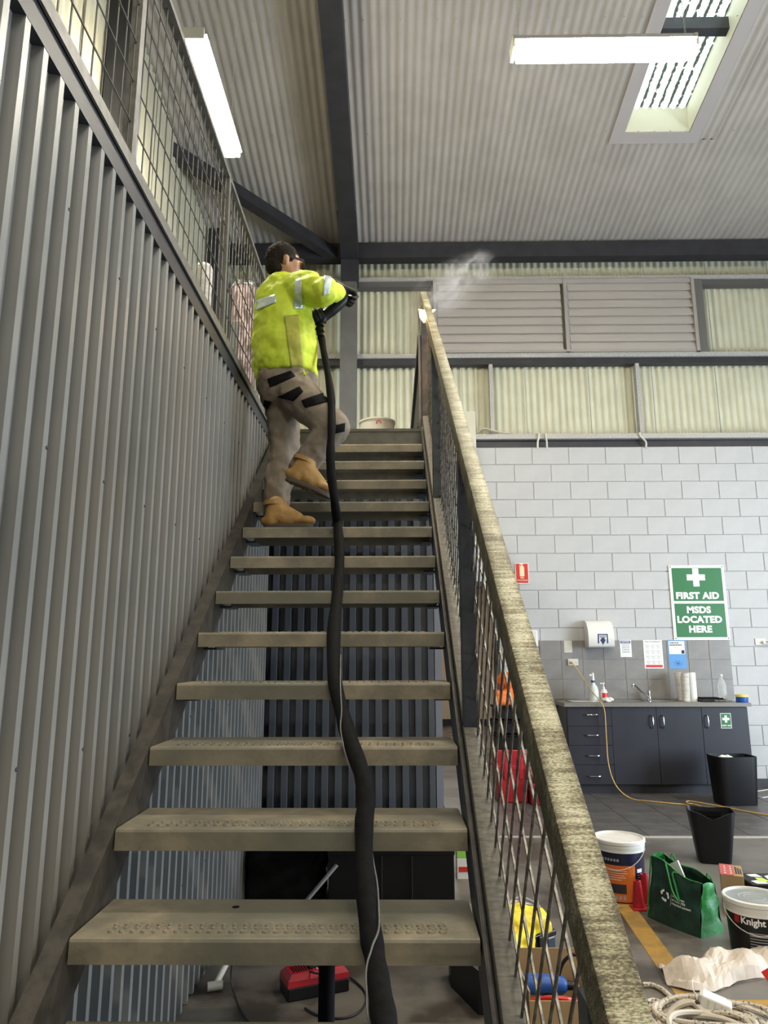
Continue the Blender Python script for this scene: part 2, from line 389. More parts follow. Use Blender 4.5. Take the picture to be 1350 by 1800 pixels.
# ---- side wall of the mezzanine, portal columns
ws = sroot('wall_side', (-2.3, 0, 0))
b = MB()
prof = [(i*.0095) for i in range(0)]
def corr(b, p0, ux, L, uz, H, nrm, period=.078, amp=.009, seg=6):
    p0 = Vector(p0); ux = Vector(ux); uz = Vector(uz); nrm = Vector(nrm); n = int(L/period*seg)
    lo = [p0+ux*(L*i/n)+nrm*amp*math.cos(2*PI*(L*i/n)/period) for i in range(n+1)]
    vs = lo+[v+uz*H for v in lo]; k = n+1
    b.add(vs, [(i, i+1, k+i+1, k+i) for i in range(n)]); return b
for k in range(13):
    corr(MB(), (-2.25, -1.9+k*.78, 2.97), (0, 1, 0), .78, (0, 0, 1), 5.2, (1, 0, 0), period=.085, amp=.012).obj('corrugated_sheet', M_creamd, ws, smooth=60)
MB().box(-2.36, -2.28, -6, 8.4, 0, 9.2).obj('wall_frame', M_wallp, ws)
for yy in (4.72, 1.75, 7.75):
    struct(MB().box(-2.22, -2.0, yy, yy+.2, 2.975, 7.6).obj('portal_column', M_charcoal))
struct(MB().box(-2.22, -2.12, -2, 8.1, 4.95, 5.05).obj('wall_girt', M_charcoal))
# ---- back wall: blockwork below, corrugated steel above
YB = 8.14
wb = sroot('wall_back', (0, YB, 0))
MB().box(.95+.25, 9, YB+.004, YB+.2, 0, 3.81).obj('wall_core', M_mortar, wb)
MB().box(-2.3, 1.2, YB+.004, YB+.2, 2.223, 3.81).obj('wall_core', M_mortar, wb)
MB().box(-2.3, .30, YB+.004, YB+.2, 0, 2.223).obj('wall_core', M_mortar, wb)
CH = 3.81/18; BW = .432
def block_mesh(wd):
    g = .0035; b = .005; d = .010
    o = MB()
    x0, x1, z0, z1 = g, wd-g, g, CH-g
    f = [(x0, 0, z0), (x1, 0, z0), (x1, 0, z1), (x0, 0, z1)]
    m_ = [(x0, -d+.003, z0), (x1, -d+.003, z0), (x1, -d+.003, z1), (x0, -d+.003, z1)]
    t = [(x0+b, -d, z0+b), (x1-b, -d, z0+b), (x1-b, -d, z1-b), (x0+b, -d, z1-b)]
    o.rings([f, m_, t]); ob = o.obj('block', M_block); me = ob.data; bpy.data.objects.remove(ob); return me
bm_full = block_mesh(BW); bm_half = block_mesh(BW/2)
for r in range(18):
    z = 3.81-(r+1)*CH; off = 1.87 if r % 2 else 1.87+BW/2
    x = off-BW*5
    while x < 4.75:
        x1 = x+BW
        lim = 1.205 if z < 2.2 else .30
        if x >= lim-.001: shared('block', bm_full, wb, (x, YB+.004, z))
        elif x1 > lim+.02 and x+BW/2 >= lim-.02: shared('block', bm_half, wb, (x+BW/2, YB+.004, z))
        x += BW
MB().box(1.2, 1.68, YB-.012, YB+.004, 0, .09).obj('skirting_left_end', M_charcoal, wb)
struct(MB().box(3.70, 9, YB-.022, YB-.006, 0, .085).obj('baseboard_back', M_charcoal))
# doorway to the room beyond, with its beige walls
dw = sroot('door_1', (.75, YB, 0))
MB().box(.30, .345, YB-.01, YB+.2, 0, 2.222).box(1.155, 1.2, YB-.01, YB+.2, 0, 2.222).box(.345, 1.155, YB-.01, YB+.2, 2.16, 2.222).obj('door_frame', M_charcoal, dw)
wf = sroot('wall_far', (0, 14.9, 0))
MB().box(-2.4, 3.5, 14.9, 15.0, 0, 3).box(-2.4, -2.3, 8.4, 15, 0, 3).box(3.4, 3.5, 8.4, 15, 0, 3).box(-2.4, 3.5, 8.35, 15, 3, 3.1).obj('wall_lining', M_beige, wf)
MB().box(-2.3, 3.4, 14.86, 14.9, 0, .13).obj('skirting', M_charcoal, wf)
area('far_room_lamp', (.8, 12.0, 2.9), (.8, 12, 0), 1.2, .6, 60, (1, .93, .82))
# upper corrugated part
wu2 = sroot('wall_back_upper', (0, 8.3, 3.9))
k = 0
x = -2.25
while x < 5.2:
    corr(MB(), (x, 8.32, 3.80), (1, 0, 0), .78, (0, 0, 1), 2.85, (0, -1, 0), period=.085, amp=.013, seg=8).obj('corrugated_sheet', M_cream, wu2, smooth=60); x += .78
MB().box(-2.4, 9, 8.345, 8.4, 3.6, 6.9).obj('wall_frame', M_wallp, wu2)
def trimbox(n, mtl, *a_): return struct(MB().box(*a_).obj('trim_%d' % n, mtl))
trimbox(2, M_galv, .95, 9, 8.10, 8.22, 3.905, 3.965)       # light ledge on top of the blockwork
trimbox(3, M_charcoal, .95, 9, 8.16, 8.30, 3.81, 3.905)
trimbox(4, M_galv, -2.2, 9, 8.17, 8.29, 4.965, 5.02)       # middle girt
trimbox(5, M_charcoal, -2.2, 9, 8.20, 8.30, 4.89, 4.965)
trimbox(6, M_galv, -2.2, 9, 8.17, 8.29, 5.995, 6.045)      # upper girt
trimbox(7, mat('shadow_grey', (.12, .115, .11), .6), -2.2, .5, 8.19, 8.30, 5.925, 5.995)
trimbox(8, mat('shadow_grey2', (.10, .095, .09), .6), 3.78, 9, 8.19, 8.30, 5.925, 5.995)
trimbox(9, M_charcoal, -2.2, 9, 7.97, 8.12, 6.20, 6.40)    # eave beam
trimbox(10, mat('grey_stud', (.16, .155, .14), .5, .2), 3.77, 3.87, 8.17, 8.29, 5.02, 5.995)
for i, X in enumerate((1.19, 2.975)):
    trimbox(11+i, M_galv, X, X+.045, 8.20, 8.29, 3.965, 4.89)
# louvres
lv = thing('louvre_window', (2.15, 8.2, 5.0), 'long two-bay window of closed pale metal louvre blades high on the back wall', 'louvre window')
b = MB()
for x0, x1 in ((.52, .56), (2.135, 2.18), (3.715, 3.755)): b.box(x0, x1, 8.13, 8.2, 5.02, 5.99)
b.box(.52, 3.755, 8.14, 8.2, 5.02, 5.05); b.box(.52, 3.755, 8.14, 8.2, 5.93, 5.99)
b.obj('frame', mat('louvre_frame', (.36, .33, .30), .5), lv)
sl = MB(); sl.prism([(0, -.024, -.060), (0, -.010, -.064), (0, .022, .054), (0, .010, .060)], (1.53, 0, 0))
so = sl.obj('louvre_blade', M_louvre, lv, local=True); sme = so.data; bpy.data.objects.remove(so)
for bx in (.57, 2.19):
    for k in range(8): shared('louvre_blade', sme, lv, (bx, 8.165, 5.105+k*.113))
# ---- roof
ZR = lambda y: 6.40+.1763*(8.2-y)
SL = Vector((0, 1, -.1763))
rf = sroot('ceiling', (0, 3, 7.3))
def roofsheet(x0, x1, y0, y1):
    b = MB(); corr(b, (x0, y1, ZR(y1)), (1, 0, 0), x1-x0, (0, y0-y1, ZR(y0)-ZR(y1)), 1.0, (0, 0, 1), period=.082, amp=.0075, seg=6)
    return b.obj('roof_sheet', M_roof, rf, smooth=60)
x = -2.5
W_ = .656
SX0, SX1, SY0, SY1 = 2.42, 3.09, 2.2, 6.47
while x < 7.9:
    x1 = x+W_
    roofsheet(x, x1, -2.5, 8.35) if not (x1 > SX0-.1 and x < SX1+.1) else None
    if x1 > SX0-.1 and x < SX1+.1:
        roofsheet(x, x1, SY1+.1, 8.35); roofsheet(x, x1, -2.5, SY0)
        if x < SX0-.1: roofsheet(x, SX0-.1, SY0, SY1+.1)
        if x1 > SX1+.1: roofsheet(SX1+.1, x1, SY0, SY1+.1)
    x = x1
def rp(x, y, dz=0): return Vector((x, y, ZR(y)+dz))
b = MB()
def slopebox(b, x0, x1, y0, y1, d0, d1):
    b.rings([[rp(x0, y0, d0), rp(x1, y0, d0), rp(x1, y0, d1), rp(x0, y0, d1)], [rp(x0, y1, d0), rp(x1, y1, d0), rp(x1, y1, d1), rp(x0, y1, d1)]]); return b
# opaque insulation above the sheets, open over the skylight
for a_ in ((-8, SX0, -6, 8.4), (SX1, 9, -6, 8.4), (SX0, SX1, SY1, 8.4), (SX0, SX1, -6, SY0)): slopebox(b, a_[0], a_[1], a_[2], a_[3], .02, .30)
b.obj('roof_core', M_wallp, rf)
# skylight: border flashing, reveals, ribbed translucent sheet, purlin across
skl = sroot('window_1', (2.75, 4.5, 7))
b = MB()
F_ = mat('skylight_flashing', (.40, .37, .36), .5)
for a_ in ((SX0-.13, SX0, SY0, SY1+.13), (SX1, SX1+.13, SY0, SY1+.13), (SX0, SX1, SY1, SY1+.13)): slopebox(b, a_[0], a_[1], a_[2], a_[3], -.018, -.010)
b.obj('flashing', F_, skl)
b = MB()
slopebox(b, SX0+.001, SX0+.008, SY0, SY1, -.01, .29); slopebox(b, SX1-.008, SX1-.001, SY0, SY1, -.01, .29); slopebox(b, SX0, SX1, SY1-.008, SY1-.001, -.01, .29)
b.obj('reveal', mat('cream_reveal', (.62, .60, .46), .5), skl)
MS = bpy.data.materials.new('fibreglass'); MS.use_nodes = True; nt = MS.node_tree; nt.nodes.remove(nt.nodes['Principled BSDF'])
tr = nt.nodes.new('ShaderNodeBsdfTranslucent'); df = nt.nodes.new('ShaderNodeBsdfDiffuse'); mx = nt.nodes.new('ShaderNodeMixShader')
tc = nt.nodes.new('ShaderNodeTexCoord'); wv = nt.nodes.new('ShaderNodeTexWave'); wv.bands_direction = 'X'; wv.inputs['Scale'].default_value = 2*PI/.094/20; wv.inputs['Distortion'].default_value = .0
nz = nt.nodes.new('ShaderNodeTexNoise'); nz.inputs['Scale'].default_value = 22; nz.inputs['Detail'].default_value = 5
ad = nt.nodes.new('ShaderNodeMath'); ad.operation = 'ADD'; mu = nt.nodes.new('ShaderNodeMath'); mu.operation = 'MULTIPLY'; mu.inputs[1].default_value = 1.3
rr = nt.nodes.new('ShaderNodeValToRGB'); rr.color_ramp.elements[0].position = .0; rr.color_ramp.elements[0].color = (.85, .88, .80, 1); rr.color_ramp.elements[1].color = (.03, .035, .025, 1)
rr.color_ramp.elements[0].position = 1.40/2; rr.color_ramp.elements[1].position = 1.48/2
hf = nt.nodes.new('ShaderNodeMath'); hf.operation = 'MULTIPLY'; hf.inputs[1].default_value = .5
nt.links.new(tc.outputs['Object'], wv.inputs['Vector']); nt.links.new(tc.outputs['Object'], nz.inputs['Vector'])
nt.links.new(nz.outputs['Fac'], mu.inputs[0]); nt.links.new(wv.outputs['Fac'], ad.inputs[0]); nt.links.new(mu.outputs[0], ad.inputs[1]); nt.links.new(ad.outputs[0], hf.inputs[0]); nt.links.new(hf.outputs[0], rr.inputs['Fac'])
nt.links.new(rr.outputs['Color'], tr.inputs['Color']); df.inputs['Color'].default_value = (.3, .3, .28, 1); mx.inputs['Fac'].default_value = .12
nt.links.new(tr.outputs[0], mx.inputs[1]); nt.links.new(df.outputs[0], mx.inputs[2]); nt.links.new(mx.outputs[0], nt.nodes['Material Output'].inputs['Surface'])
b = MB(); corr(b, rp(SX0, SY1, .27), (1, 0, 0), SX1-SX0, (0, SY0-SY1, ZR(SY0)-ZR(SY1)), 1, (0, 0, 1), period=.094, amp=.015, seg=8)
b.obj('window_pane', MS, skl, smooth=60)
slopebox(MB(), SX0, SX1, 5.50, 5.58, .10, .22).obj('purlin', M_charcoal, skl)
# rafter, haunch, brace, column
def rafter(name, x0, x1, y0, y1, d): return struct(slopebox(MB(), x0, x1, y0, y1, -d, -.02).obj(name, M_charcoal))
rafter('rafter', -.60, -.405, -2.3, 8.0, .26)
b = MB(); b.prism([(-.615, 8.08, 6.12), (-.615, 7.2, ZR(7.2)-.25), (-.615, 8.08, ZR(8.08)-.2)], (.215, 0, 0)); b.box(-.615, -.40, 7.93, 8.09, 5.86, 6.30)
struct(b.obj('haunch', M_charcoal))
b = MB(); b.bar((-.70, 8.02, ZR(8.02)-.17), (-2.3, 6.45, ZR(6.45)-.17), .13, .13); struct(b.obj('roof_brace', M_charcoal))
struct(MB().box(-.615, -.42, 7.93, 8.13, 2.975, 5.86).obj('column', M_colpaint))
# roof screws
s = MB()
for yy in (7.35, 6.45, 5.3):
    for k in range(40):
        X = -2.2+k*.164; s.lathe((X, yy, ZR(yy)-.014), [(.007, 0), (.007, .005), (.003, .007)], 6, (0, 0, -1))
s.obj('roof_screws', M_galv, rf)['kind'] = 'stuff'
# walls out of view close the hall
wr = sroot('wall_right', (8, 0, 0))
MB().box(8, 8.1, -6, 8.4, 0, 9).obj('wall_lining', M_wallp, wr)
struct(MB().box(-8, 9, -6.1, -6, 0, 9.5).obj('wall_behind', M_wallp))
struct(MB().box(-2.42, -2.36, -6, 8.4, 0, 9).obj('wall_outer_left', M_wallp))

# ================================================================== STAIRS
Y1, Z1, GO, RI = 1.837, .7445, .2505, .186
th = math.atan2(RI, GO); c_, s_ = math.cos(th), math.sin(th)
def sl_pt(s, p, x): return Vector((x, Y1+s*c_-p*s_, Z1+s*s_+p*c_))      # s along the slope, p square to it above the nosings
XL, XR = -.768, .202
st = thing('staircase', (-.28, 1.0, 0), 'steep open steel staircase with dimpled folded treads running up to the landing', 'staircase')
def slopebar(b, x0, x1, s0, s1, p0, p1, bev=0):
    q = [[sl_pt(s, p, x) for x, p in ((x0, p0), (x1, p0), (x1, p1), (x0, p1))] for s in (s0, s1)]
    return b.rings(q)
def local_slope(name, mats, parent, x0, x1, s0, s1, p0, p1, bev=.004):
    """box built in the slope's own frame, so that grain runs across it"""
    b = MB(); b.box(x0, x1, s0, s1, p0, p1, bev=bev)
    o = b.obj(name, mats, parent, local=True, smooth=30)
    o.rotation_euler = (th, 0, 0); o.location = Vector((0, Y1, Z1))-ORG[parent.name]
    return o
sE = 3.85   # where the stringers meet the landing
b = MB()
def stringer(x0, x1, mt):
    b = MB(); p0, p1 = -.152, -.001
    top_end = (4.845-Y1)/c_
    lo = [(x0, 0), (x1, 0)]
    # foot cut level with the floor
    def foot(p): return (0-Z1-p*c_)/s_
    q0 = [sl_pt(foot(p0), p0, x0), sl_pt(foot(p0), p0, x1), sl_pt(foot(p1), p1, x1), sl_pt(foot(p1), p1, x0)]
    s1 = lambda p: (4.84-Y1+p*s_)/c_
    q1 = [sl_pt(s1(p0), p0, x0), sl_pt(s1(p0), p0, x1), sl_pt(s1(p1), p1, x1), sl_pt(s1(p1), p1, x0)]
    b.rings([q0, q1]); return b.obj('stringer', mt, st)
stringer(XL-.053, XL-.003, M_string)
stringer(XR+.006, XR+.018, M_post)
# rounded inner lip of the right stringer
local_slope('stringer_lip', M_string, st, XR+.004, XR+.021, -1.15, 3.72, -.03, .0, .006)
TD = .283
def tread(i):
    y = Y1+(i-1)*GO; z = Z1+(i-1)*RI
    b = MB(); t = .004; lip = .056; back = .056
    # folded channel: front lip with rolled edge, plate, back lip
    prof = [(0, -lip), (0, -.008), (.003, -.002), (.009, 0), (TD-.006, 0), (TD, -.004), (TD, -back), (TD-t, -back), (TD-t, -t-.002), (t+.006, -t), (t, -.010), (t, -lip)]
    b.rings([[(x, y+py, z+pz) for py, pz in prof] for x in (XL, XR)])
    o = b.obj('tread', M_tread, st)
    # end plates
    for xa in (XL, XR-.004): MB().box(xa, xa+.004, y+.004, y+TD-.004, z-.050, z-.004).obj('end_plate', M_tread, o)
    if i < 6:
        g = MB(); n = 31 if i > 0 else 4
        for r_ in range(3):
            for k in range(n):
                x = XL+.085+k*(.80/30)+(r_ % 2)*.004
                yy = y+.042+r_*.021
                seg = 9 if i < 3 else 6
                g.rings([[(x+rr*math.cos(2*PI*a/seg), yy+rr*math.sin(2*PI*a/seg), z+hh) for a in range(seg)] for rr, hh in ((.0112, -.0005), (.0088, .0042), (.0062, .0044), (.0045, .0022))])
        g.obj('grip_dimples', M_tread, o)['kind'] = 'stuff'
    else:
        g = MB()
        for k in range(31):
            x = XL+.085+k*(.80/30); g.rings([[(x+rr*math.cos(2*PI*a/5), y+.05+rr*2.4*math.sin(2*PI*a/5), z+hh) for a in range(5)] for rr, hh in ((.0098, -.0005), (.006, .0034))])
        g.obj('grip_dimples', M_tread, o)['kind'] = 'stuff'
    if i == 1:
        MB().lathe((XL+.348, y+.216, z-.0005), [(.010, 0), (.010, .0012)], 14).obj('bolt_hole', M_blackm, o)
    # cleat angle under each end
    for xa in (XR-.05, XL-.004): MB().box(xa, xa+.054, y+.10, y+.24, z-.066, z-.058).obj('cleat', M_post, o)
for i in range(-2, 13): tread(i)
# ---- balustrade on the open side
bl = thing('stair_balustrade', (.25, 1.0, 0), 'steel stair balustrade with a broad stripped metal handrail, dark posts and welded rod mesh', 'balustrade')
bx0, bx1 = .225, .275
local_slope('handrail', M_rail, bl, bx0, bx1, -.69, 4.66, .742, .812, .004)
local_slope('handrail_end', M_post, bl, bx0+.002, bx1-.002, -.80, -.69, .744, .808, .003)
local_slope('bottom_rail', M_stringR, bl, bx0, bx1, -1.0, 3.95, -.028, .032, .004)
nose = lambda y: Z1+(y-Y1)*RI/GO
for k, y in enumerate((.93, 2.36, 3.80)):
    zb = nose(y)+.032/c_+.00; zt = nose(y)+.745/c_
    MB().box(bx0, bx1, y, y+.05, zb-.0, zt, bev=.003).obj('post', M_post, bl)
MB().box(bx0, bx1, 4.99, 5.04, 2.978, nose(5.0)+.745/c_, bev=.003).obj('post', M_rust, bl)
MB().box(bx0-.024, bx0-.008, 5.0, 5.03, 2.978, nose(5.0)+.70/c_, bev=.002).obj('landing_post', M_colpaint, bl)
XM = .266
nr = 0
for k in range(0, 64):
    s = -1.10+k*.083
    if s > 4.35: break
    MB().cyl(sl_pt(s, .03, XM), sl_pt(s, .745, XM), .0034, seg=6).obj('cross_rod', M_rod, bl)
for p in (.06, .215, .37, .53, .69):
    s0 = -.75
    MB().cyl(sl_pt(-1.0, p, XM+.006), sl_pt(4.35 if p > .2 else 4.1, p, XM+.006), .0034, seg=6).obj('long_rod', M_rod, bl)
# guard rail of the landing running away from the stair head
lg = thing('landing_guard_rail', (.20, 6, 2.98), 'dark steel guard rail along the right edge of the landing beyond the stair head', 'guard rail')
MB().box(.198, .243, 5.05, 7.35, 3.72, 3.79, bev=.003).obj('top_rail', M_charcoal, lg)
MB().box(.198, .243, 7.30, 7.35, 2.978, 3.72, bev=.003).obj('post', M_charcoal, lg)
MB().box(.222, .228, 5.05, 7.30, 3.09, 3.72).obj('infill_panel', M_charcoal, lg)
MB().box(.185, .215, 5.05, 7.30, 3.06, 3.09).obj('lower_rail', M_colpaint, lg)
# support post below the flight
b = MB(); lx = at(574, 1740, Y=2.0).x; b.cyl((lx, 2.0, 0), (lx, 2.0, .735), .021, seg=20); b.lathe((lx, 2.0, 0), [(.05, 0), (.05, .008)], 20)
b.obj('support_leg', M_blackm, st, smooth=True)

# ---- mesh guard along the mezzanine edge
mg = thing('mezzanine_guard', (-.86, 1, 2.98), 'long welded wire mesh guard with flat posts along the mezzanine edge above the grey cladding', 'guard rail')
gx = -.862
for y in (.75, 2.03, 3.30, 4.58): 
    MB().box(gx-.018, gx+.018, y, y+.035, 2.98, 3.86).obj('post', M_galvL, mg)
    MB().box(gx-.03, gx-.02, y+.037, y+.048, 2.98, 3.86).obj('mesh_edge_bar', M_galvL, mg)
MB().box(gx-.018, gx+.018, .3, 4.83, 3.86, 3.885).obj('top_rail', M_galvL, mg)
for z in (3.125, 3.278, 3.43, 3.582, 3.734): MB().cyl((gx+.006, .3, z), (gx+.006, 4.8, z), .0030, seg=6).obj('long_wire', M_wire, mg)
for k in range(64):
    y = .35+k*.07; MB().cyl((gx, y, 2.98), (gx, y, 3.86), .0028, seg=5).obj('upright_wire', M_wire, mg)

# ================================================================== LIGHT FITTINGS
def batten(label, c, along, L, wk=1.):
    """hanging twin-tube batten: spine, tubes, end caps, clear cover ends, two chains"""
    c = Vector(c); a = Vector(along); n = Vector((-a.y, a.x, 0))
    t = thing('batten_light', c, label, 'light', 'hanging fluorescent battens')
    Mx = Matrix((a, n*wk, Vector((0, 0, 1)))).transposed().to_4x4(); Mx.translation = c
    b = MB(); b.box(-L/2, L/2, -.062, .062, .0, .045, M=Mx); b.box(-L/2, L/2, -.085, .085, -.004, .0, M=Mx); b.obj('spine', M_white, t)
    b = MB(); q = [(-.078, .0), (-.074, -.035), (-.055, -.058), (-.02, -.066), (.02, -.066), (.055, -.058), (.074, -.035), (.078, .0)]
    b.rings([[Mx@Vector((sx*(L/2-.03), y_, z_-.005)) for y_, z_ in q] for sx in (-1, 1)]); b.obj('diffuser', M_diff, t, smooth=50)
    for s in (-1, 1):
        MB().cyl(Mx@Vector((-L/2+.03, s*.042, -.024)), Mx@Vector((L/2-.03, s*.042, -.024)), .016, seg=12).obj('tube', M_tube, t, smooth=True)
        MB().box(s*L/2-.012, s*L/2+.012, -.07, .07, -.045, .045, M=Mx, bev=.004).obj('end_cap', M_offw, t)
        for q in (-1, 1):
            MB().cyl(Mx@Vector((s*(L/2-.035), q*.042, -.024)), Mx@Vector((s*(L/2-.012), q*.042, -.024)), .019, seg=10).obj('lamp_holder', M_offw, t)
        p = Mx@Vector((s*(L/2-.04), 0, .045)); top = ZR(p.y)-.025
        ch = MB(); z = p.z; k = 0
        while z < top-.02:
            ax = (1, 0, 0) if k % 2 else (0, 1, 0); A = Vector(ax)
            ch.tube([Vector((p.x, p.y, z+.014))+A*.0055*math.cos(2*PI*u/8)+Vector((0, 0, .014*math.sin(2*PI*u/8))) for u in range(8)], .0016, 4, closed=True); z += .024; k += 1
        ch.obj('chain', M_galv, t)['kind'] = 'stuff'
    return t
batten('glowing twin-tube batten hung lengthways over the mezzanine at the left', (-1.36, 4.74, 5.61), (0, 1, 0), 1.18, 1.1)
batten('glowing twin-tube batten hung crossways below the skylight at the right', (1.40, 4.01, 5.32), (1, 0, 0), 1.18)

# ================================================================== HOSE
hp = [(565, 592, 3.83), (568, 612, 3.78), (575, 650, 3.70), (582, 700, 3.58), (583, 750, 3.46), (581, 790, 3.42), (582, 830, 3.41), (588, 880, 3.42), (593, 921, 3.535), (597, 972, 3.29), (594, 1034, 3.045), (587, 1106, 2.79), (588, 1192, 2.54), (604, 1262, 2.40), (617, 1305, 2.285), (636, 1360, 2.16), (643, 1410, 2.09), (640, 1450, 2.035), (641, 1540, 1.91), (652, 1640, 1.785), (660, 1690, 1.72), (668, 1745, 1.62), (676, 1800, 1.54), (690, 1880, 1.44)]
pts = smoothpath([at(x, y, Y=Y) for x, y, Y in hp], 7)
rad = []
for i, p in enumerate(pts):
    f = i/len(pts); rad.append(.0185+.0065*min(1, f*2.0)+.0022*math.sin(i*.55)*math.sin(i*.21+1))
hs = thing('cable_hose', pts[-1], 'thick black sleeved hose trailing down the middle of the stair treads', 'hose')
MB().tube(pts, rad, 16).obj('sleeve', M_hose, hs, smooth=True)
wi = []
for i, p in enumerate(pts):
    if i < len(pts)*.50: continue
    d = (pts[min(i+1, len(pts)-1)]-pts[i-1]).normalized(); x = d.cross(Vector((0, 1, 0))).normalized(); y = d.cross(x)
    a = i*.13+2.2; wi.append(p+(x*math.cos(a)+y*math.sin(a))*(rad[i]+.0035))
MB().tube(wi, .0024, 6).obj('thin_cable', mat('grey_wire', (.10, .10, .10), .4), hs, smooth=True)

# ================================================================== PERSON
pz = at(487, 925, Y=3.74)
pr = thing('person', (pz.x, 3.74, Z1+7*RI), 'person in yellow hi-vis shirt and khaki trousers climbing the stairs with a cleaning head', 'person')
A = lambda x, y, Y: at(x, y, Y=Y)
# joints
Lhip, Lkn, Lan = A(497, 692, 3.86), A(500, 790, 3.83), A(487, 884, 3.78)
Rhip, Rkn, Ran = A(522, 692, 3.72), A(585, 752, 3.60), A(531, 822, 3.66)
PEL = A(507, 668, 3.80)
WST = A(504, 640, 3.80); CHE = A(497, 560, 3.82); SHC = A(500, 508, 3.85)
Rsh, Rel, Rwr = A(519, 513, 3.76), A(566, 512, 3.60), A(596, 512, 3.80)
Lsh, Lel, Lwr = A(488, 515, 3.98), A(520, 580, 4.06), A(549, 560, 3.92)
NK0, NK1 = A(494, 500, 3.86), A(500, 478, 3.85)
HD = A(501, 464, 3.84)
# body: one continuous figure under the clothes
b = MB()
b.caps(PEL, WST, .115, .105, 20); b.caps(WST, CHE, .11, .12, 20); b.caps(CHE, SHC, .12, .085, 20); b.caps(Rsh, Lsh, .05, .05, 16); b.caps(SHC, NK0, .07, .055)
for h, k_, a_ in ((Lhip, Lkn, Lan), (Rhip, Rkn, Ran)): b.caps(h, k_, .075, .052, 16); b.caps(k_, a_, .052, .038, 16)
for s0, e0, w0 in ((Rsh, Rel, Rwr), (Lsh, Lel, Lwr)): b.caps(s0, e0, .044, .036, 14); b.caps(e0, w0, .036, .026, 14); b.ell(w0, .03, .03, .03)
for a_, d in ((Lan, Vector((.01, -.02, -.06))), (Ran, Vector((.02, -.01, -.05)))): b.caps(a_, a_+d, .034, .028)
b.caps(NK0, NK1, .058, .055, 18)
hx = Vector((.93, .33, -.16)).normalized(); hy = Vector((0, 0, 1)).cross(hx).normalized(); hz = hx.cross(hy)
HM = Matrix((hx, hy, hz)).transposed()       # head frame: x forward, y left, z up
H = lambda x, y, z: HD+HM@Vector((x, y, z))
b.ell(HD+HM@Vector((-.012, 0, .015)), .098, .074, .100, M=HM)                    # skull
b.caps(H(.035, 0, -.045), H(.062, 0, -.085), .060, .034)                            # jaw
b.ell(H(.055, 0, -.01), .042, .060, .070, M=HM)                                    # face
b.caps(H(.094, 0, .008), H(.116, 0, -.030), .008, .015)                            # nose
b.ell(H(.100, 0, -.058), .012, .026, .007, M=HM); b.ell(H(.097, 0, -.071), .012, .022, .007, M=HM)   # lips
b.ell(H(.098, 0, -.098), .016, .018, .014, M=HM)                                   # chin
for s in (-1, 1):
    b.ell(H(.090, s*.030, .018), .016, .020, .009, M=HM)                            # brow
    b.ell(H(-.004, s*.080, -.012), .017, .010, .031, M=HM@Matrix.Rotation(R(-12), 3, 'Y')); b.ell(H(.000, s*.076, -.038), .010, .008, .010, M=HM)      # ears
o = b.obj('body', M_skin, pr); remesh(o, .007, 3)
# hair
b = MB()
b.ell(H(-.022, 0, .024), .101, .0795, .104, M=HM)
b.ell(H(-.050, 0, -.030), .062, .066, .066, M=HM)
for s in (-1, 1): b.ell(H(.012, s*.064, .020), .022, .012, .040, M=HM)
hr = b.obj('hair', M_hair, pr); remesh(hr, .006, 3, (.010, .012))
# sunglasses
b = MB()
for s in (-1, 1):
    b.rings([[H(.110-.010*abs(y_)/.03*1.0+dx, s*(.034+y_), .004+z_) for y_, z_ in ((-.028, .016), (.028, .018), (.032, -.004), (.014, -.024), (-.012, -.022), (-.027, -.006))] for dx in (0, .004)])
g = b.obj('sunglasses', M_lens, pr)
b = MB()
for s in (-1, 1): b.bar(H(.098, s*.066, .018), H(-.015, s*.083, .006), .0045, .013)
b.bar(H(.114, -.012, .016), H(.114, .012, .016), .006, .006); b.obj('glasses_arms', M_black, g)
# trousers
b = MB()
b.caps(PEL+Vector((-.035, 0, -.02)), PEL+Vector((.03, -.01, -.01)), .145, .135, 20)
b.ell(PEL+Vector((0, 0, .02)), .148, .13, .06)
b.caps(Lhip, Lkn, .108, .086, 20); b.caps(Lkn, Lan+Vector((0, 0, .05)), .088, .074, 20); b.caps(Lan+Vector((0, 0, .06)), Lan+Vector((.0, 0, .0)), .074, .066, 20)
b.caps(Rhip, Rkn, .112, .090, 20); b.caps(Rkn, Ran, .086, .070, 20)
b.ell(PEL+Vector((-.06, .0, -.07)), .105, .13, .12)
tr_ = b.obj('trousers', M_khaki, pr); remesh(tr_, .010, 3, (.026, .07))
# shirt: loose, bloused, with collar and sleeves
b = MB()
def ring(x0, x1, py, Y, ry, n=22, dz=0):
    a = A(x0, py, Y); c = A(x1, py, Y); m_ = (a+c)/2; rx = (c.x-a.x)/2
    return [m_+Vector((rx*math.cos(2*PI*i/n), ry*math.sin(2*PI*i/n), dz*math.cos(2*PI*i/n))) for i in range(n)]
b.rings([ring(459, 557, 661, 3.80, .152), ring(456, 558, 655, 3.80, .160), ring(448, 558, 640, 3.80, .168), ring(442, 558, 612, 3.80, .17), ring(442, 556, 580, 3.81, .17), ring(446, 552, 550, 3.82, .165), ring(452, 546, 525, 3.83, .16), ring(460, 538, 505, 3.85, .14), ring(471, 526, 492, 3.86, .10), ring(477, 519, 486, 3.86, .072)])
b.caps(Rsh+Vector((-.03, .01, .0)), Rsh+Vector((.07, -.05, 0)), .100, .098, 20); b.caps(Rsh+Vector((.05, -.04, -.012)), Rel+Vector((-.01, .01, 0)), .100, .080, 20)
b.caps(Rel, Rel.lerp(Rwr, .62), .078, .056, 20); b.caps(Rel.lerp(Rwr, .6), Rel.lerp(Rwr, .86), .058, .044, 20)
b.caps(Lsh, Lel, .08, .065, 18); b.caps(Lel, Lel.lerp(Lwr, .85), .065, .044, 18)
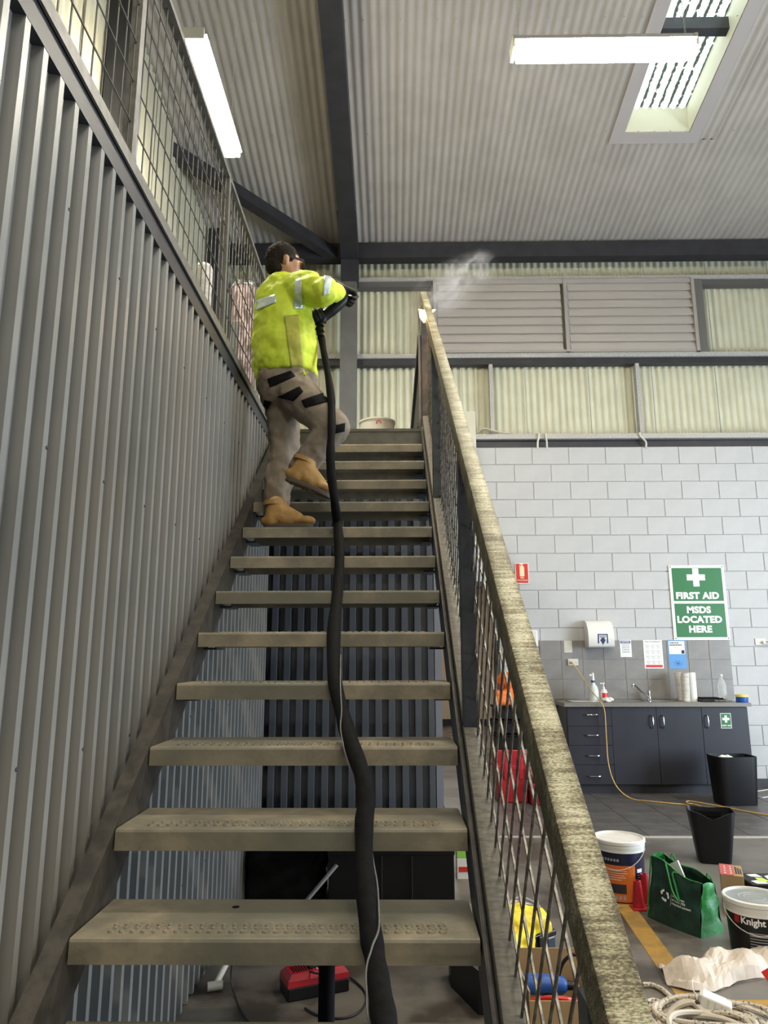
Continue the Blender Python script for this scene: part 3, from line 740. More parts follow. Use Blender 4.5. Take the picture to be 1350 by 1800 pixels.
b.caps(A(452, 640, 3.84), A(459, 672, 3.86), .035, .022, 12)      # shirt tail hanging at the back
so_ = b.obj('shirt', M_hiviz, pr); remesh(so_, .009, 3, (.042, .10))
b = MB(); b.rings([[NK0+Vector((-.002+r_*math.cos(2*PI*i/24), r_*math.sin(2*PI*i/24), h_+.014*math.cos(2*PI*i/24+PI))) for i in range(24)] for r_, h_ in ((.078, -.02), (.076, .010), (.072, .026), (.066, .026), (.066, .0))])
b.obj('collar', M_hiviz, so_, smooth=60)
# boots
def boot(ank, toe, up, name='boot'):
    """ank: point above the heel at sole level; toe: tip of the sole"""
    ank = Vector(ank); toe = Vector(toe); fx = (toe-ank).normalized(); L = (toe-ank).length; up = (Vector(up)-fx*Vector(up).dot(fx)).normalized(); sy = fx.cross(up)
    P = lambda x, y, z: ank+fx*(x*L)+sy*y+up*z
    b = MB()
    for x, rw, h in ((.10, .036, .044), (.28, .036, .05), (.5, .037, .048), (.7, .045, .044), (.88, .044, .040)): b.ell(P(x, 0, h), .052, rw+.004, h-.012, M=Matrix((fx, sy, up)).transposed())
    b.caps(P(.19, 0, .05), P(.24, 0, .125), .052, .055, 16); b.caps(P(.28, 0, .10), P(.66, 0, .050), .050, .044, 14); b.caps(P(.30, 0, .07), P(.6, 0, .04), .052, .046, 14)
    o = b.obj(name, M_boot, pr); remesh(o, .007, 3)
    s2 = MB(); n = 18; out = []
    for i in range(n):
        t = 2*PI*i/n; x = .5+.53*math.copysign(abs(math.cos(t))**.75, math.cos(t)); y = .047*math.copysign(abs(math.sin(t))**.7, math.sin(t)); out.append((x, y))
    s2.rings([[P(x, y*1.02, 0) for x, y in out], [P(x, y*1.08, .010) for x, y in out], [P(x, y*1.05, .022) for x, y in out]])
    for k in range(7): s2.box(-.006, .006, -.036, .036, -.004, .004, M=Matrix.Translation(P(.1+k*.13, 0, .001))@Matrix((fx, sy, up)).transposed().to_4x4())
    s2.obj('sole', M_sole, o, smooth=50)
    l = MB()
    for k in range(4): l.bar(P(.36+k*.075, -.030, .100-k*.014), P(.40+k*.075, .030, .104-k*.014), .005, .005)
    l.tube(smoothpath([P(.36, -.02, .115), P(.45, -.05, .10), P(.40, -.055, .07), P(.33, -.05, .10)], 4), .0025, 5)
    l.obj('laces', M_blackm, o)
    c = MB(); c.rings([[P(.20+.055/L*math.cos(2*PI*i/20)*1.15, .060*math.sin(2*PI*i/20), h_) for i in range(20)] for h_ in (.128, .150)]); c.obj('ankle_cuff', M_boot, o, smooth=60)
    return o
ZT = Z1+7*RI
h0 = A(466, 925, 3.70); h0.z = ZT+.004; t0 = A(548, 925, 3.66); t0.z = ZT+.004
boot(h0, t0, (0, 0, 1))
boot(A(503, 845, 3.62), A(578, 876, 3.63), (.32, 0, 1))
# gloved hands gripping
def hand(wr, d, curl, across, side, tight=1.0):
    """wr: wrist; d: direction of the back of the hand; curl: towards the palm; across: from index to little finger"""
    wr = Vector(wr); d = Vector(d).normalized(); cu = Vector(curl); cu = (cu-d*cu.dot(d)).normalized(); ac = d.cross(cu)*side
    b = MB(); b.caps(wr-d*.035, wr+d*.02, .034, .032, 14)
    for k in range(4):
        base = wr+d*.085+ac*(-.030+.020*k)
        b.caps(wr+d*.01+ac*(-.016+.011*k), base, .017, .0125, 10)
        L = (.043, .047, .044, .035)[k]; p = base; ang = 0.
        for j, (l, a_) in enumerate(((1., 55), (.68, 65), (.5, 50))):
            ang += R(a_)*tight; q = p+(d*math.cos(ang)+cu*math.sin(ang))*L*l; b.caps(p, q, .0122-.001*j, .0112-.001*j, 10); p = q
    p = wr+d*.025-ac*.026; q = p+(d*.6-ac*.5+cu*.55).normalized()*.045; b.caps(p, q, .016, .013, 10); r_ = q+(d*.35+cu*.9+ac*.15).normalized()*.034; b.caps(q, r_, .012, .011, 10)
    o = b.obj('glove', M_glove, pr); remesh(o, .0035, 2)
    cf = MB(); cf.lathe(wr-d*.075, [(.034, 0), (.037, .004), (.034, .05), (.031, .052)], 16, d); cf.obj('glove_cuff', M_glove, o, smooth=True)
    return o
RH = A(597, 506, 3.80); 
hand(RH, A(612, 514, 3.82)-A(596, 505, 3.78), (.1, -.2, -1), (0, 1, 0), -1)
LH = A(549, 556, 3.88)
hand(LH, A(568, 572, 3.80)-A(548, 552, 3.88), (.3, -1, -.3), (0, 0, 1), 1)
# decals on the cloth: conforming panels raised off the evaluated surface
bpy.context.view_layer.update(); dg = bpy.context.evaluated_depsgraph_get()
def bvh(o):
    e = o.evaluated_get(dg); me = e.to_mesh(); mw = e.matrix_world; v = [mw@x.co for x in me.vertices]; f = [tuple(p.vertices) for p in me.polygons]; t = BVHTree.FromPolygons(v, f); e.to_mesh_clear(); return t
def patch(name, mt, trees, quad, nx, ny, parent, off=.004, Yref=3.6):
    """quad: four pixel corners; the panel follows the cloth under them and stands off it"""
    if not isinstance(trees, list): trees = [trees]
    q = [Vector((x, y)) for x, y in quad]; vs = []; hid = []
    for j in range(ny+1):
        for i in range(nx+1):
            u, v = i/nx, j/ny; p = (q[0]*(1-u)+q[1]*u)*(1-v)+(q[3]*(1-u)+q[2]*u)*v
            d = (at(p.x, p.y, Y=3.6)-Vector((0, 0, CZ))).normalized(); best = None
            for t in trees:
                h = t.ray_cast(Vector((0, 0, CZ)), d)
                if h[0] is not None and (best is None or h[3] < best[3]): best = h
            if best is None: vs.append(None)
            else: vs.append(best[0]+best[1]*off*(1 if best[1].dot(d) < 0 else -1))
    b = MB(); idx = {}; 
    for k, v in enumerate(vs):
        if v is not None: idx[k] = len(b.v); b.v.append(v)
    for j in range(ny):
        for i in range(nx):
            k = (j*(nx+1)+i, j*(nx+1)+i+1, (j+1)*(nx+1)+i+1, (j+1)*(nx+1)+i)
            if all(t in idx for t in k):
                c = [vs[t] for t in k]
                if max((c[a_]-c[a_-1]).length for a_ in range(4)) < .06: b.f.append([idx[t] for t in k]); b.mi.append(0)
    o = b.obj(name, mt, parent, smooth=60); s = o.modifiers.new('thick', 'SOLIDIFY'); s.thickness = .003; s.offset = 0
    return o
TS, TT = bvh(so_), bvh(tr_)
patch('side_panel', M_olive, TS, [(499, 556), (525, 554), (534, 650), (512, 651)], 8, 24, so_)
patch('reflective_band', M_tape, TS, [(452, 528), (485, 518), (486, 532), (452, 546)], 12, 5, so_, .005)
patch('reflective_band', M_tape, TS, [(520, 493), (530, 490), (532, 543), (516, 543)], 5, 18, so_, .005)
patch('reflective_band', M_tape, TS, [(570, 486), (584, 488), (578, 517), (567, 520)], 5, 12, so_, .005)
for q in ([(470, 666), (511, 652), (519, 662), (475, 681)], [(488, 698), (527, 680), (533, 689), (516, 705), (497, 705)], [(530, 704), (574, 689), (579, 706), (537, 717)], [(466, 703), (478, 706), (470, 720), (463, 712)]):
    patch('black_patch', M_blackm, TT, q[:4], 12, 7, tr_)
patch('knee_pad', M_blackm, TT, [(586, 748), (606, 744), (605, 758), (588, 762)], 6, 6, tr_)
# small knot of yellow tape at the belt
MB().caps(A(533, 652, 3.66), A(537, 660, 3.66), .006, .004).caps(A(531, 660, 3.66), A(540, 655, 3.66), .004, .004).obj('belt_knot', M_hiviz, tr_)
# ---- the cleaning head
gn = thing('cleaning_gun', A(600, 520, 3.80), 'curved black hand-held cleaning head with a bright metal nozzle in gloved hands', 'tool')
gp = smoothpath([A(564, 592, 3.83), A(563, 575, 3.83), A(566, 560, 3.83), A(578, 549, 3.83), A(592, 537, 3.83), A(602, 527, 3.83), A(609, 519, 3.83)], 5)
MB().tube(gp, [.024]*8+[.033]*8+[.036]*(len(gp)-20)+[.030]*4, 14).obj('handle_tube', M_black, gn, smooth=True)
b = MB(); n0, n1 = A(604, 521, 3.83), A(617, 521, 3.84); b.cyl(n0, n1, .022, .016, 16); b.cyl(n1, n1+(n1-n0)*.35, .010, .006, 12); b.obj('nozzle', M_chrome, gn, smooth=True)
for k in range(3): MB().tube([A(560+k*.5, 574+k*9, 3.82)+Vector((.03*math.cos(2*PI*i/14), .03*math.sin(2*PI*i/14), 0)) for i in range(14)], .004, 5, True).obj('clamp_ring', M_blackm, gn)
# ---- spark where the beam strikes the rail, with its smoke
sp = A(751, 551, 4.52)
sk = thing('spark', sp, 'small white and orange flare of burning paint on the head of the handrail', 'spark')
b = MB(); b.rings([[A(x, y, 4.50+dy) for x, y in ((739, 545), (746, 549), (752, 546), (763, 547), (756, 551), (750, 556), (746, 563), (741, 555))] for dy in (0, .02)]); b.obj('flare_core', M_sparkw, sk)
b = MB(); b.rings([[A(x, y, 4.53+dy) for x, y in ((736, 543), (746, 545), (766, 544), (758, 553), (751, 560), (745, 568), (738, 558))] for dy in (0, .012)]); b.obj('flare_edge', M_spark, sk)
l = bpy.data.lights.new('spark_light', 'POINT'); l.energy = 5; l.color = (1, .6, .25); l.shadow_soft_size = .02
o = bpy.data.objects.new('spark_light', l); col.objects.link(o); o.location = A(742, 552, 4.42)
MV = bpy.data.materials.new('smoke'); MV.use_nodes = True; nt = MV.node_tree; nt.nodes.remove(nt.nodes['Principled BSDF'])
pv = nt.nodes.new('ShaderNodeVolumePrincipled'); pv.inputs['Color'].default_value = (.9, .9, .95, 1); pv.inputs['Density'].default_value = 0
tc = nt.nodes.new('ShaderNodeTexCoord'); nz = nt.nodes.new('ShaderNodeTexNoise'); nz.inputs['Scale'].default_value = 5; nz.inputs['Detail'].default_value = 4; nz.inputs['Distortion'].default_value = 1.2
ln = nt.nodes.new('ShaderNodeVectorMath'); ln.operation = 'LENGTH'; mr = nt.nodes.new('ShaderNodeMapRange'); mr.inputs['From Min'].default_value = 1.; mr.inputs['From Max'].default_value = .1; mr.inputs['To Min'].default_value = 0; mr.inputs['To Max'].default_value = 1
n2 = nt.nodes.new('ShaderNodeMapRange'); n2.inputs['From Min'].default_value = .46; n2.inputs['From Max'].default_value = .72; n2.inputs['To Max'].default_value = 11.
mul = nt.nodes.new('ShaderNodeMath'); mul.operation = 'MULTIPLY'
nt.links.new(tc.outputs['Object'], ln.inputs[0]); nt.links.new(ln.outputs['Value'], mr.inputs['Value']); nt.links.new(tc.outputs['Object'], nz.inputs['Vector'])
nz.inputs['Scale'].default_value = 2.2
nt.links.new(nz.outputs['Fac'], n2.inputs['Value']); nt.links.new(mr.outputs[0], mul.inputs[0]); nt.links.new(n2.outputs[0], mul.inputs[1]); nt.links.new(mul.outputs[0], pv.inputs['Density']); nt.links.new(pv.outputs[0], nt.nodes['Material Output'].inputs['Volume'])
c = A(790, 508, 4.95); so2 = MB().ell((0, 0, 0), 1, 1, 1, 24).obj('smoke_wisp', MV); so2.location = c; so2.scale = (.46, .20, .20); so2.rotation_euler = (0, R(-38), 0)
tag(so2, 'thin pale smoke drifting up from the spark on the handrail', 'smoke', kind='stuff')

# ================================================================== MEZZANINE AND LANDING THINGS
c = at(663, 757, Y=5.6); r_ = (at(694, 750, Y=5.6)-at(632, 750, Y=5.6)).length/2
t = thing('paint_tub', (c.x, 5.6, 2.978), 'wide white plastic tub with a red mark standing on the landing', 'tub')
th_ = at(663, 742, Y=5.6).z-2.978
MB().lathe((c.x, 5.6, 2.978), [(r_*.86, 0), (r_*.98, th_-.03), (r_, th_-.028), (r_, th_-.01)], 30).obj('tub_body', M_tub, t, smooth=True)
MB().lathe((c.x, 5.6, 2.978), [(r_*1.03, th_-.018), (r_*1.03, th_-.004), (r_*.97, th_), (r_*.95, th_-.004)], 30).obj('lid', M_tub, t, smooth=True)
def on_cyl(cx, cy, r0, r1, z0, h, ang0, gap=.0012):
    """maps (u along the surface, v up) to a tapered bucket wall"""
    def f(u, v):
        tt = max(0, min(1, (v)/h)); r = r0+(r1-r0)*tt+gap; a = ang0+u/r; return Vector((cx+r*math.cos(a), cy+r*math.sin(a), z0+v))
    return f
def panel(fn, u0, u1, v0, v1, n=14, m=2):
    b = MB(); vs = [fn(u0+(u1-u0)*i/n, v0+(v1-v0)*j/m) for j in range(m+1) for i in range(n+1)]
    return b.add(vs, [(j*(n+1)+i, j*(n+1)+i+1, (j+1)*(n+1)+i+1, (j+1)*(n+1)+i) for j in range(m) for i in range(n)])
fn = on_cyl(c.x, 5.6, r_*.96, r_*.99, 2.978+th_-.155, .14, R(-84))
b = MB()
ring_ = [(0.016*math.cos(R(a)), .105+.014*math.sin(R(a))) for a in range(-30, 240, 15)]
for k in range(len(ring_)-1):
    (u0, v0), (u1, v1) = ring_[k], ring_[k+1]; b.add([fn(u0*.75, .105+(v0-.105)*.75), fn(u0*1.3, .105+(v0-.105)*1.3), fn(u1*1.3, .105+(v1-.105)*1.3), fn(u1*.75, .105+(v1-.105)*.75)], [(0, 1, 2, 3)])
b.obj('red_mark', M_signr, t)
# rolls standing behind the mesh guard
c = at(355, 540, Y=4.3)
t = thing('fabric_roll', (c.x, 4.3, 2.97), 'upright off-white roll behind the wire mesh on the mezzanine', 'roll')
zt = at(355, 466, Y=4.3).z; rr_ = (at(371, 500, Y=4.3)-at(340, 500, Y=4.3)).length/2
prof = [(rr_*.95, 0)]+[(rr_*(1-.03*(k % 2)), (zt-2.97)*k/14) for k in range(1, 13)]+[(rr_*.98, zt-2.97-.03), (rr_*.8, zt-2.97-.005), (rr_*.4, zt-2.97)]
MB().lathe((c.x, 4.3, 2.97), prof, 22).obj('roll_body', M_roll, t, smooth=60)
c = at(428, 560, Y=5.3)
t = thing('mottled_drum', (c.x, 5.3, 2.97), 'tall mottled brown and pink drum with a bright rim behind the mesh near the worker', 'drum')
zt = at(428, 503, Y=5.3).z; rr_ = (at(448, 560, Y=5.3)-at(405, 560, Y=5.3)).length/2
MB().lathe((c.x, 5.3, 2.97), [(rr_, 0), (rr_*1.01, .4), (rr_, zt-3.0)], 28).obj('drum_body', M_pinkr, t, smooth=True)
MB().lathe((c.x, 5.3, zt-.03), [(rr_*1.04, 0), (rr_*1.06, .01), (rr_*1.05, .03), (rr_*.98, .034)], 28).obj('rim', M_chrome, t, smooth=True)
MB().box(c.x-rr_*1.15, c.x-rr_*.92, 5.24, 5.30, 2.972, zt-.05, bev=.004).obj('side_channel', M_black, t)
c = at(398, 610, Y=5.0)
t = thing('leaning_board', (c.x, 5.0, 2.97), 'narrow grey board leaning beside the mottled drum behind the mesh', 'board')
MB().rings([[Vector((c.x-.03+dx, 5.0+dy, 2.975)) for dx, dy in ((0, 0), (.075, 0), (.075, .02), (0, .02))], [Vector((c.x+.02+dx, 5.05+dy, at(400, 560, Y=5.0).z)) for dx, dy in ((0, 0), (.06, 0), (.06, .02), (0, .02))]]).obj('board_panel', M_colpaint, t)
# pale board and cables on the ledge of the block wall
p0, p1 = at(812, 790, Y=8.05), at(835, 724, Y=8.05)
o = MB().box(p0.x, p1.x, 8.03, 8.055, 3.30, p1.z, bev=.002).obj('pale_board', mat('pale_board', (.60, .57, .46), .6), org=(p0.x, 8.04, p0.z)); tag(o, 'pale upright board beside the handrail at the head of the block wall', 'board')
pts_ = [at(838, 762, Y=8.16)]+[at(x, y, Y=8.15) for x, y in ((850, 753), (875, 759), (905, 763), (930, 764))]
for q in pts_: q.z = max(q.z, 3.978)
o = MB().tube(smoothpath(pts_, 5), .010, 8).obj('ledge_cable', M_ropep, org=pts_[0]); tag(o, 'loose cream cable lying along the steel ledge over the block wall', 'cable')
for k, (x, x2) in enumerate(((947, 945), (959, 961), (1125, 1135))):
    a = at(x, 768, Y=8.09); b_ = at(x2, 790, Y=8.12); b_.y = 8.115
    o = MB().tube(smoothpath([Vector((a.x, 8.09, 3.97)), Vector((a.x, 8.085, 3.93)), Vector((b_.x, 8.10, 3.86)), Vector((b_.x, 8.112, 3.79))], 4), .012, 8).obj('conduit_pipe', M_offw, org=(a.x, 8.1, 3.9))
    tag(o, ('cream pipe over the ledge, left of the close pair', 'cream pipe over the ledge, right of the close pair', 'lone cream pipe over the ledge toward the right')[k], 'pipe', 'pipes over the ledge')

# ================================================================== SINK WALL
YW = YB-.008
# splashback of tiles
spb = thing('splashback', (2.7, YW, 1.2), 'grey tiled splashback behind the sink bench', 'splashback')
MB().box(1.643, 3.76, YW-.006, YW-.0005, .915, 1.556).obj('grout_bed', M_wgrout, spb)
TWd, THh = 2.117/9, .6405/3
tl = MB().box(.0025, TWd-.0025, -.006, 0, .0025, THh-.0025, bev=.0012).obj('tile', M_wtile); tme = tl.data; bpy.data.objects.remove(tl)
for r in range(3):
    for k in range(9): shared('tile', tme, spb, (1.643+k*TWd, YW-.006, .9155+r*THh))
YT = YW-.0125     # face of the tiles
# bench
cx0, cx1, cy0, cy1 = 1.80, 3.665, 7.66, 8.12
cb = thing('sink_cabinet', (2.73, 7.9, 0), 'long charcoal sink cabinet with four drawers and three doors under the grey worktop', 'cabinet')
b = MB(); b.box(cx0, cx1, cy0+.019, cy0+.036, .10, .868); b.obj('front_panel', M_cab, cb)
for a_ in ((cx0, cx0+.018), (cx1-.018, cx1)): MB().box(a_[0], a_[1], cy0+.036, cy1-.02, .10, .868).obj('side_panel', M_cab, cb)
MB().box(cx0+.018, cx1-.018, cy0+.036, cy1-.02, .10, .118).obj('base_panel', M_cab, cb)
MB().box(cx0+.02, cx1-.02, cy0+.07, cy1-.03, 0, .10).obj('kickboard', M_charcoal, cb)
xs = [cx0]+[at(x, 1300, Y=cy0).x for x in (1077, 1157, 1237)]+[cx1]
def dhandle(p, vert, parent, L=.10):
    p = Vector(p); d = Vector((0, 0, 1)) if vert else Vector((1, 0, 0))
    q = [p-d*L/2, p-d*L/2+Vector((0, -.018, 0)), p-d*L*.3+Vector((0, -.028, 0)), p+Vector((0, -.031, 0)), p+d*L*.3+Vector((0, -.028, 0)), p+d*L/2+Vector((0, -.018, 0)), p+d*L/2]
    return MB().tube(smoothpath(q, 3), .0062, 8).obj('handle', M_chrome, parent, smooth=True)
for k in range(4):
    z1 = .862-k*.190; z0 = z1-.186
    o = MB().box(xs[0]+.003, xs[1]-.002, cy0, cy0+.018, z0, z1, bev=.0015).obj('drawer', M_cab, cb)
    dhandle(((xs[0]+xs[1])/2+.02, cy0, at(1036, (1256, 1292, 1328, 1364)[k], Y=cy0).z), False, o, .12)
doors = []
for k in range(3):
    o = MB().box(xs[1+k]+.002, xs[2+k]-.002, cy0, cy0+.018, .106, .862, bev=.0015).obj('door', M_cab, cb); doors.append(o)
    hx_ = (xs[2]-.05, xs[2]+.06, xs[3]+.05)[k]
    dhandle((hx_, cy0, .72), True, o, .12)
p = at(1276, 1267, Y=cy0)
st_ = MB().box(p.x-.055, p.x+.055, cy0-.0015, cy0-.0003, p.z-.075, p.z+.075).obj('first_aid_sticker', M_signw, org=(p.x, cy0, p.z))
tag(st_, 'small green and white FIRST AID sticker on the right cabinet door', 'sticker')
def cross(b, c, s, wd, y, th_=.0008):
    for x0, x1, z0, z1 in ((-wd, wd, -s, s), (-s, -wd, -wd, wd), (wd, s, -wd, wd)): b.box(c.x+x0, c.x+x1, y-th_, y, c.z+z0, c.z+z1)
    return b
def tagpart(o, l): o['label'] = l; return o
b = MB(); b.box(p.x-.050, p.x+.050, cy0-.0023, cy0-.0015, p.z-.070, p.z+.070); b.obj('green_panel', M_green, st_)
b = MB(); cross(b, Vector((p.x, 0, p.z+.018)), .036, .012, cy0-.0023); text(b, 'FIRST AID', .021, (p.x, cy0-.0032, p.z-.048), bold=.0006); b.obj('lettering', M_signw, st_)
# worktop with sink
wt = thing('worktop', (2.73, 7.9, .87), 'grey speckled laminate worktop on the sink cabinet', 'worktop')
b = MB(); b.box(cx0-.03, 2.30, cy0-.03, YW-.013, .870, .908); b.box(3.12, cx1+.03, cy0-.03, YW-.013, .870, .908); b.box(2.30, 3.12, cy0-.03, cy0+.05, .870, .908); b.box(2.30, 3.12, 8.04, YW-.013, .870, .908)
b.obj('top_panel', M_top, wt)
sk = thing('kitchen_sink', (2.7, 7.87, .91), 'stainless steel double bowl sink set in the grey worktop', 'sink')
b = MB()
for a_ in ((2.27, 3.15, cy0+.02, cy0+.055), (2.27, 3.15, 8.02, 8.06), (2.27, 2.33, cy0+.055, 8.02), (2.69, 2.74, cy0+.055, 8.02), (3.08, 3.15, cy0+.055, 8.02)): b.box(*a_, .9085, .915)
b.obj('rim', M_steel, sk)
for x0, x1 in ((2.33, 2.69), (2.74, 3.08)):
    b = MB(); y0, y1_ = cy0+.055, 8.02
    b.rings([[(x0, y0, .914), (x1, y0, .914), (x1, y1_, .914), (x0, y1_, .914)], [(x0+.015, y0+.015, .78), (x1-.015, y0+.015, .78), (x1-.015, y1_-.015, .78), (x0+.015, y1_-.015, .78)]], cap=False)
    b.add([(x0+.015, y0+.015, .78), (x1-.015, y0+.015, .78), (x1-.015, y1_-.015, .78), (x0+.015, y1_-.015, .78)], [(0, 1, 2, 3)]); b.obj('bowl', M_steel, sk)
# inset at the left end
o = MB().box(1.86, 2.20, 7.72, 8.0, .9085, .913, bev=.002).obj('tray_rim', M_steel, org=(2.03, 7.86, .91)); tag(o, 'flat steel rimmed tray on the left end of the worktop', 'tray')
MB().box(1.885, 2.175, 7.745, 7.975, .913, .9145).obj('tray_inset', M_offw, o)
# tap
tp = thing('sink_tap', (2.72, 8.04, .915), 'chrome mixer tap with a long raised spout leaning left over the sink', 'tap')
pb = at(1141, 1226, Y=8.03); pb.z = .915
MB().lathe(pb, [(.03, 0), (.03, .01), (.02, .014), (.019, .07), (.022, .09), (.016, .10)], 18).obj('tap_body', M_chrome, tp, smooth=True)
MB().tube(smoothpath([pb+Vector((0, -.01, .03)), at(1128, 1216, Y=7.98), at(1118, 1206, Y=7.92), at(1113, 1203, Y=7.9), at(1112, 1208, Y=7.9)], 5), .010, 10).obj('spout', M_chrome, tp, smooth=True)
MB().tube([pb+Vector((.005, 0, .09)), at(1141, 1207, Y=8.02), at(1145, 1205, Y=8.0)], [.010, .009, .006], 8).obj('lever', M_chrome, tp, smooth=True)
# spray bottle
c = at(1044, 1226, Y=7.84); c.z = .9085
t = thing('spray_bottle', c, 'clear spray bottle with a white and blue head at the left of the worktop', 'bottle')
MB().lathe(c, [(.050, 0), (.052, .01), (.052, .11), (.044, .15), (.022, .18), (.018, .20)], 20).obj('bottle_body', mat('milky_plastic', (.62, .66, .66), .3), t, smooth=True)
MB().lathe(c+Vector((0, 0, .20)), [(.021, 0), (.021, .02)], 16).obj('collar', M_dblue, t)
b = MB(); b.lathe(c+Vector((0, 0, .22)), [(.017, 0), (.014, .05), (.010, .08)], 14); b.box(c.x-.035, c.x+.014, c.y-.008, c.y+.008, c.z+.265, c.z+.285, bev=.003); b.obj('spray_head', M_white, t)
# soap pump
c = at(1062, 1227, Y=7.86); c.z = .9085
t = thing('soap_pump', c, 'white pump bottle with a red label beside the spray bottle', 'bottle')
MB().lathe(c, [(.034, 0), (.036, .01), (.036, .10), (.026, .125), (.014, .13), (.014, .15)], 18).obj('bottle_body', M_white, t, smooth=True)
panel(on_cyl(c.x, c.y, .0365, .0365, c.z+.02, .1, R(-90)), -.03, .045, 0, .07).obj('red_label', M_signr, t)
b = MB(); b.lathe(c+Vector((0, 0, .15)), [(.006, 0), (.006, .03), (.013, .032), (.013, .045)], 12); b.box(c.x-.035, c.x+.01, c.y-.006, c.y+.006, c.z+.182, c.z+.194); b.obj('pump_head', M_white, t)
# crumpled cloth
c = at(1068, 1228, Y=7.76); c.z = .915
o = MB().ell(c+Vector((0, 0, .018)), .062, .04, .026, 18).obj('crumpled_cloth', M_paperw, org=c, smooth=True); remesh(o, .006, 1, (.03, .03)); tag(o, 'small crumpled white cloth in front of the soap pump', 'cloth')
# paper rolls
for k, (x, top, lab, mt) in enumerate(((1199, 1182, 'cream paper roll, leftmost of the three standing on the worktop', M_roll), (1206, 1183, 'cream paper roll in the middle of the three on the worktop', M_roll), (1219, 1182, 'bright white paper roll, rightmost of the three on the worktop', M_paperw))):
    Y = (8.0, 7.86, 7.90)[k]; c = at(x, 1228, Y=Y); c.z = .9085; zt = at(x, top, Y=Y).z
    t = thing('paper_roll', c, lab, 'paper roll', 'paper rolls on the worktop'); h = max(.22, zt-c.z); tl_ = (-.008, .004, 0)[k]
    rs = []
    for q in range(13):
        z = h*q/12; rr_ = .040*(1+(.012 if q % 3 else -.02)*(1 if k < 2 else .3)); rs.append([c+Vector((rr_*math.cos(2*PI*i/20)+tl_*q/12*3, rr_*math.sin(2*PI*i/20), z)) for i in range(20)])
    rs.append([c+Vector((.016*math.cos(2*PI*i/20)+tl_*3, .016*math.sin(2*PI*i/20), h)) for i in range(20)])
    MB().rings(rs, True).obj('roll_body', mt, t, smooth=60)
    MB().lathe(c+Vector((tl_*3, 0, h)), [(.016, 0), (.016, .001)], 14).obj('core', M_cardr if 0 else M_card, t)
# black tray with cloths and a wire rack
c = at(1248, 1225, Y=7.9); c.z = .9085
o = MB().box(c.x-.14, c.x+.12, 7.78, 8.02, .9085, .935, bev=.006).obj('black_tray', M_black, org=c); tag(o, 'black shallow tray with folded cloth behind the water bottle', 'tray')
b = MB(); b.box(c.x-.12, c.x+.10, 7.80, 8.0, .935, .947, bev=.004); q = b.obj('folded_cloth', M_blackm, o); 
c2 = at(1271, 1229, Y=7.74); c2.z = .9085
o = thing('wire_rack', c2, 'small bright wire rack under the water bottle', 'rack')
b = MB(); b.tube([c2+Vector((.085*math.cos(2*PI*i/22), .055*math.sin(2*PI*i/22), .018)) for i in range(22)], .003, 6, True); b.obj('rim', M_chrome, o)
b = MB()
for k in range(7): b.tube([c2+Vector((-.07+.023*k, -.04, .016)), c2+Vector((-.07+.023*k, -.03, .003)), c2+Vector((-.07+.023*k, .03, .003)), c2+Vector((-.07+.023*k, .04, .016))], .0018, 5)
b.obj('wires', M_chrome, o)['kind'] = 'stuff'
# water bottle
c = at(1271, 1229, Y=7.84); c.z = .9085
t = thing('water_bottle', c, 'clear ribbed plastic water bottle on the right of the worktop', 'bottle')
MB().lathe(c, [(.036, 0), (.042, .01), (.040, .04), (.043, .06), (.040, .08), (.043, .10), (.040, .12), (.043, .15), (.040, .18), (.020, .235), (.014, .245), (.014, .262)], 22).obj('bottle_body', M_water, t, smooth=True)
MB().lathe(c+Vector((0, 0, .262)), [(.016, 0), (.016, .02)], 16).obj('cap', M_white, t)
# blue and yellow tub
c = at(1305, 1238, Y=7.72); c.z = .9085
t = thing('hand_cleaner_tub', c, 'small blue tub with a yellow lid at the right end of the worktop', 'tub')
MB().lathe(c, [(.058, 0), (.060, .004), (.060, .055)], 22).obj('tub_body', M_rb, t, smooth=True)
MB().lathe(c+Vector((0, 0, .055)), [(.064, 0), (.064, .022), (.058, .026)], 22).obj('lid', mat('pale_yellow', (.72, .60, .18), .5), t, smooth=True)
# ---- paper towel dispenser
pa, pc = at(1029, 1090, Y=8.0), at(1079, 1138, Y=8.0)
t = thing('towel_dispenser', ((pa.x+pc.x)/2, 8.05, 1.6), 'white rounded paper towel dispenser over the splashback', 'dispenser')
x0, x1 = pa.x+.012, pc.x; z0, z1 = pc.z, pa.z; q = []
for y_, z_ in ((YT, z0), (YT-.14, z0), (YT-.16, z0+.02), (YT-.165, z0+.12), (YT-.15, z0+.2), (YT-.10, z1-.03), (YT-.03, z1), (YT, z1)): q.append((x0, y_, z_))
b = MB(); b.prism(q, (x1-x0, 0, 0)); b.obj('dispenser_body', M_white, t, smooth=50)
b = MB(); cxm = (x0+x1)/2+.015; yy = YT-.167; zc = z0+.085
for a_ in ((-.055, -.043, -.04, .05), (.043, .055, -.04, .05), (-.055, .055, .05, .060)): b.box(cxm+a_[0], cxm+a_[1], yy, yy+.003, zc+a_[2], zc+a_[3])
b.obj('window_frame_mark', M_dblue, t)
b = MB(); b.prism([(cxm-.032, yy, zc), (cxm+.032, yy, zc), (cxm, yy, zc-.055)], (0, .002, 0)); b.box(cxm-.018, cxm+.018, yy, yy+.002, zc, zc+.02); b.obj('arrow_mark', M_dblue, t)
b = MB(); b.box(cxm-.035, cxm+.035, yy, yy+.002, zc+.02, zc+.045); b.obj('paper_slot', M_gprint, t)
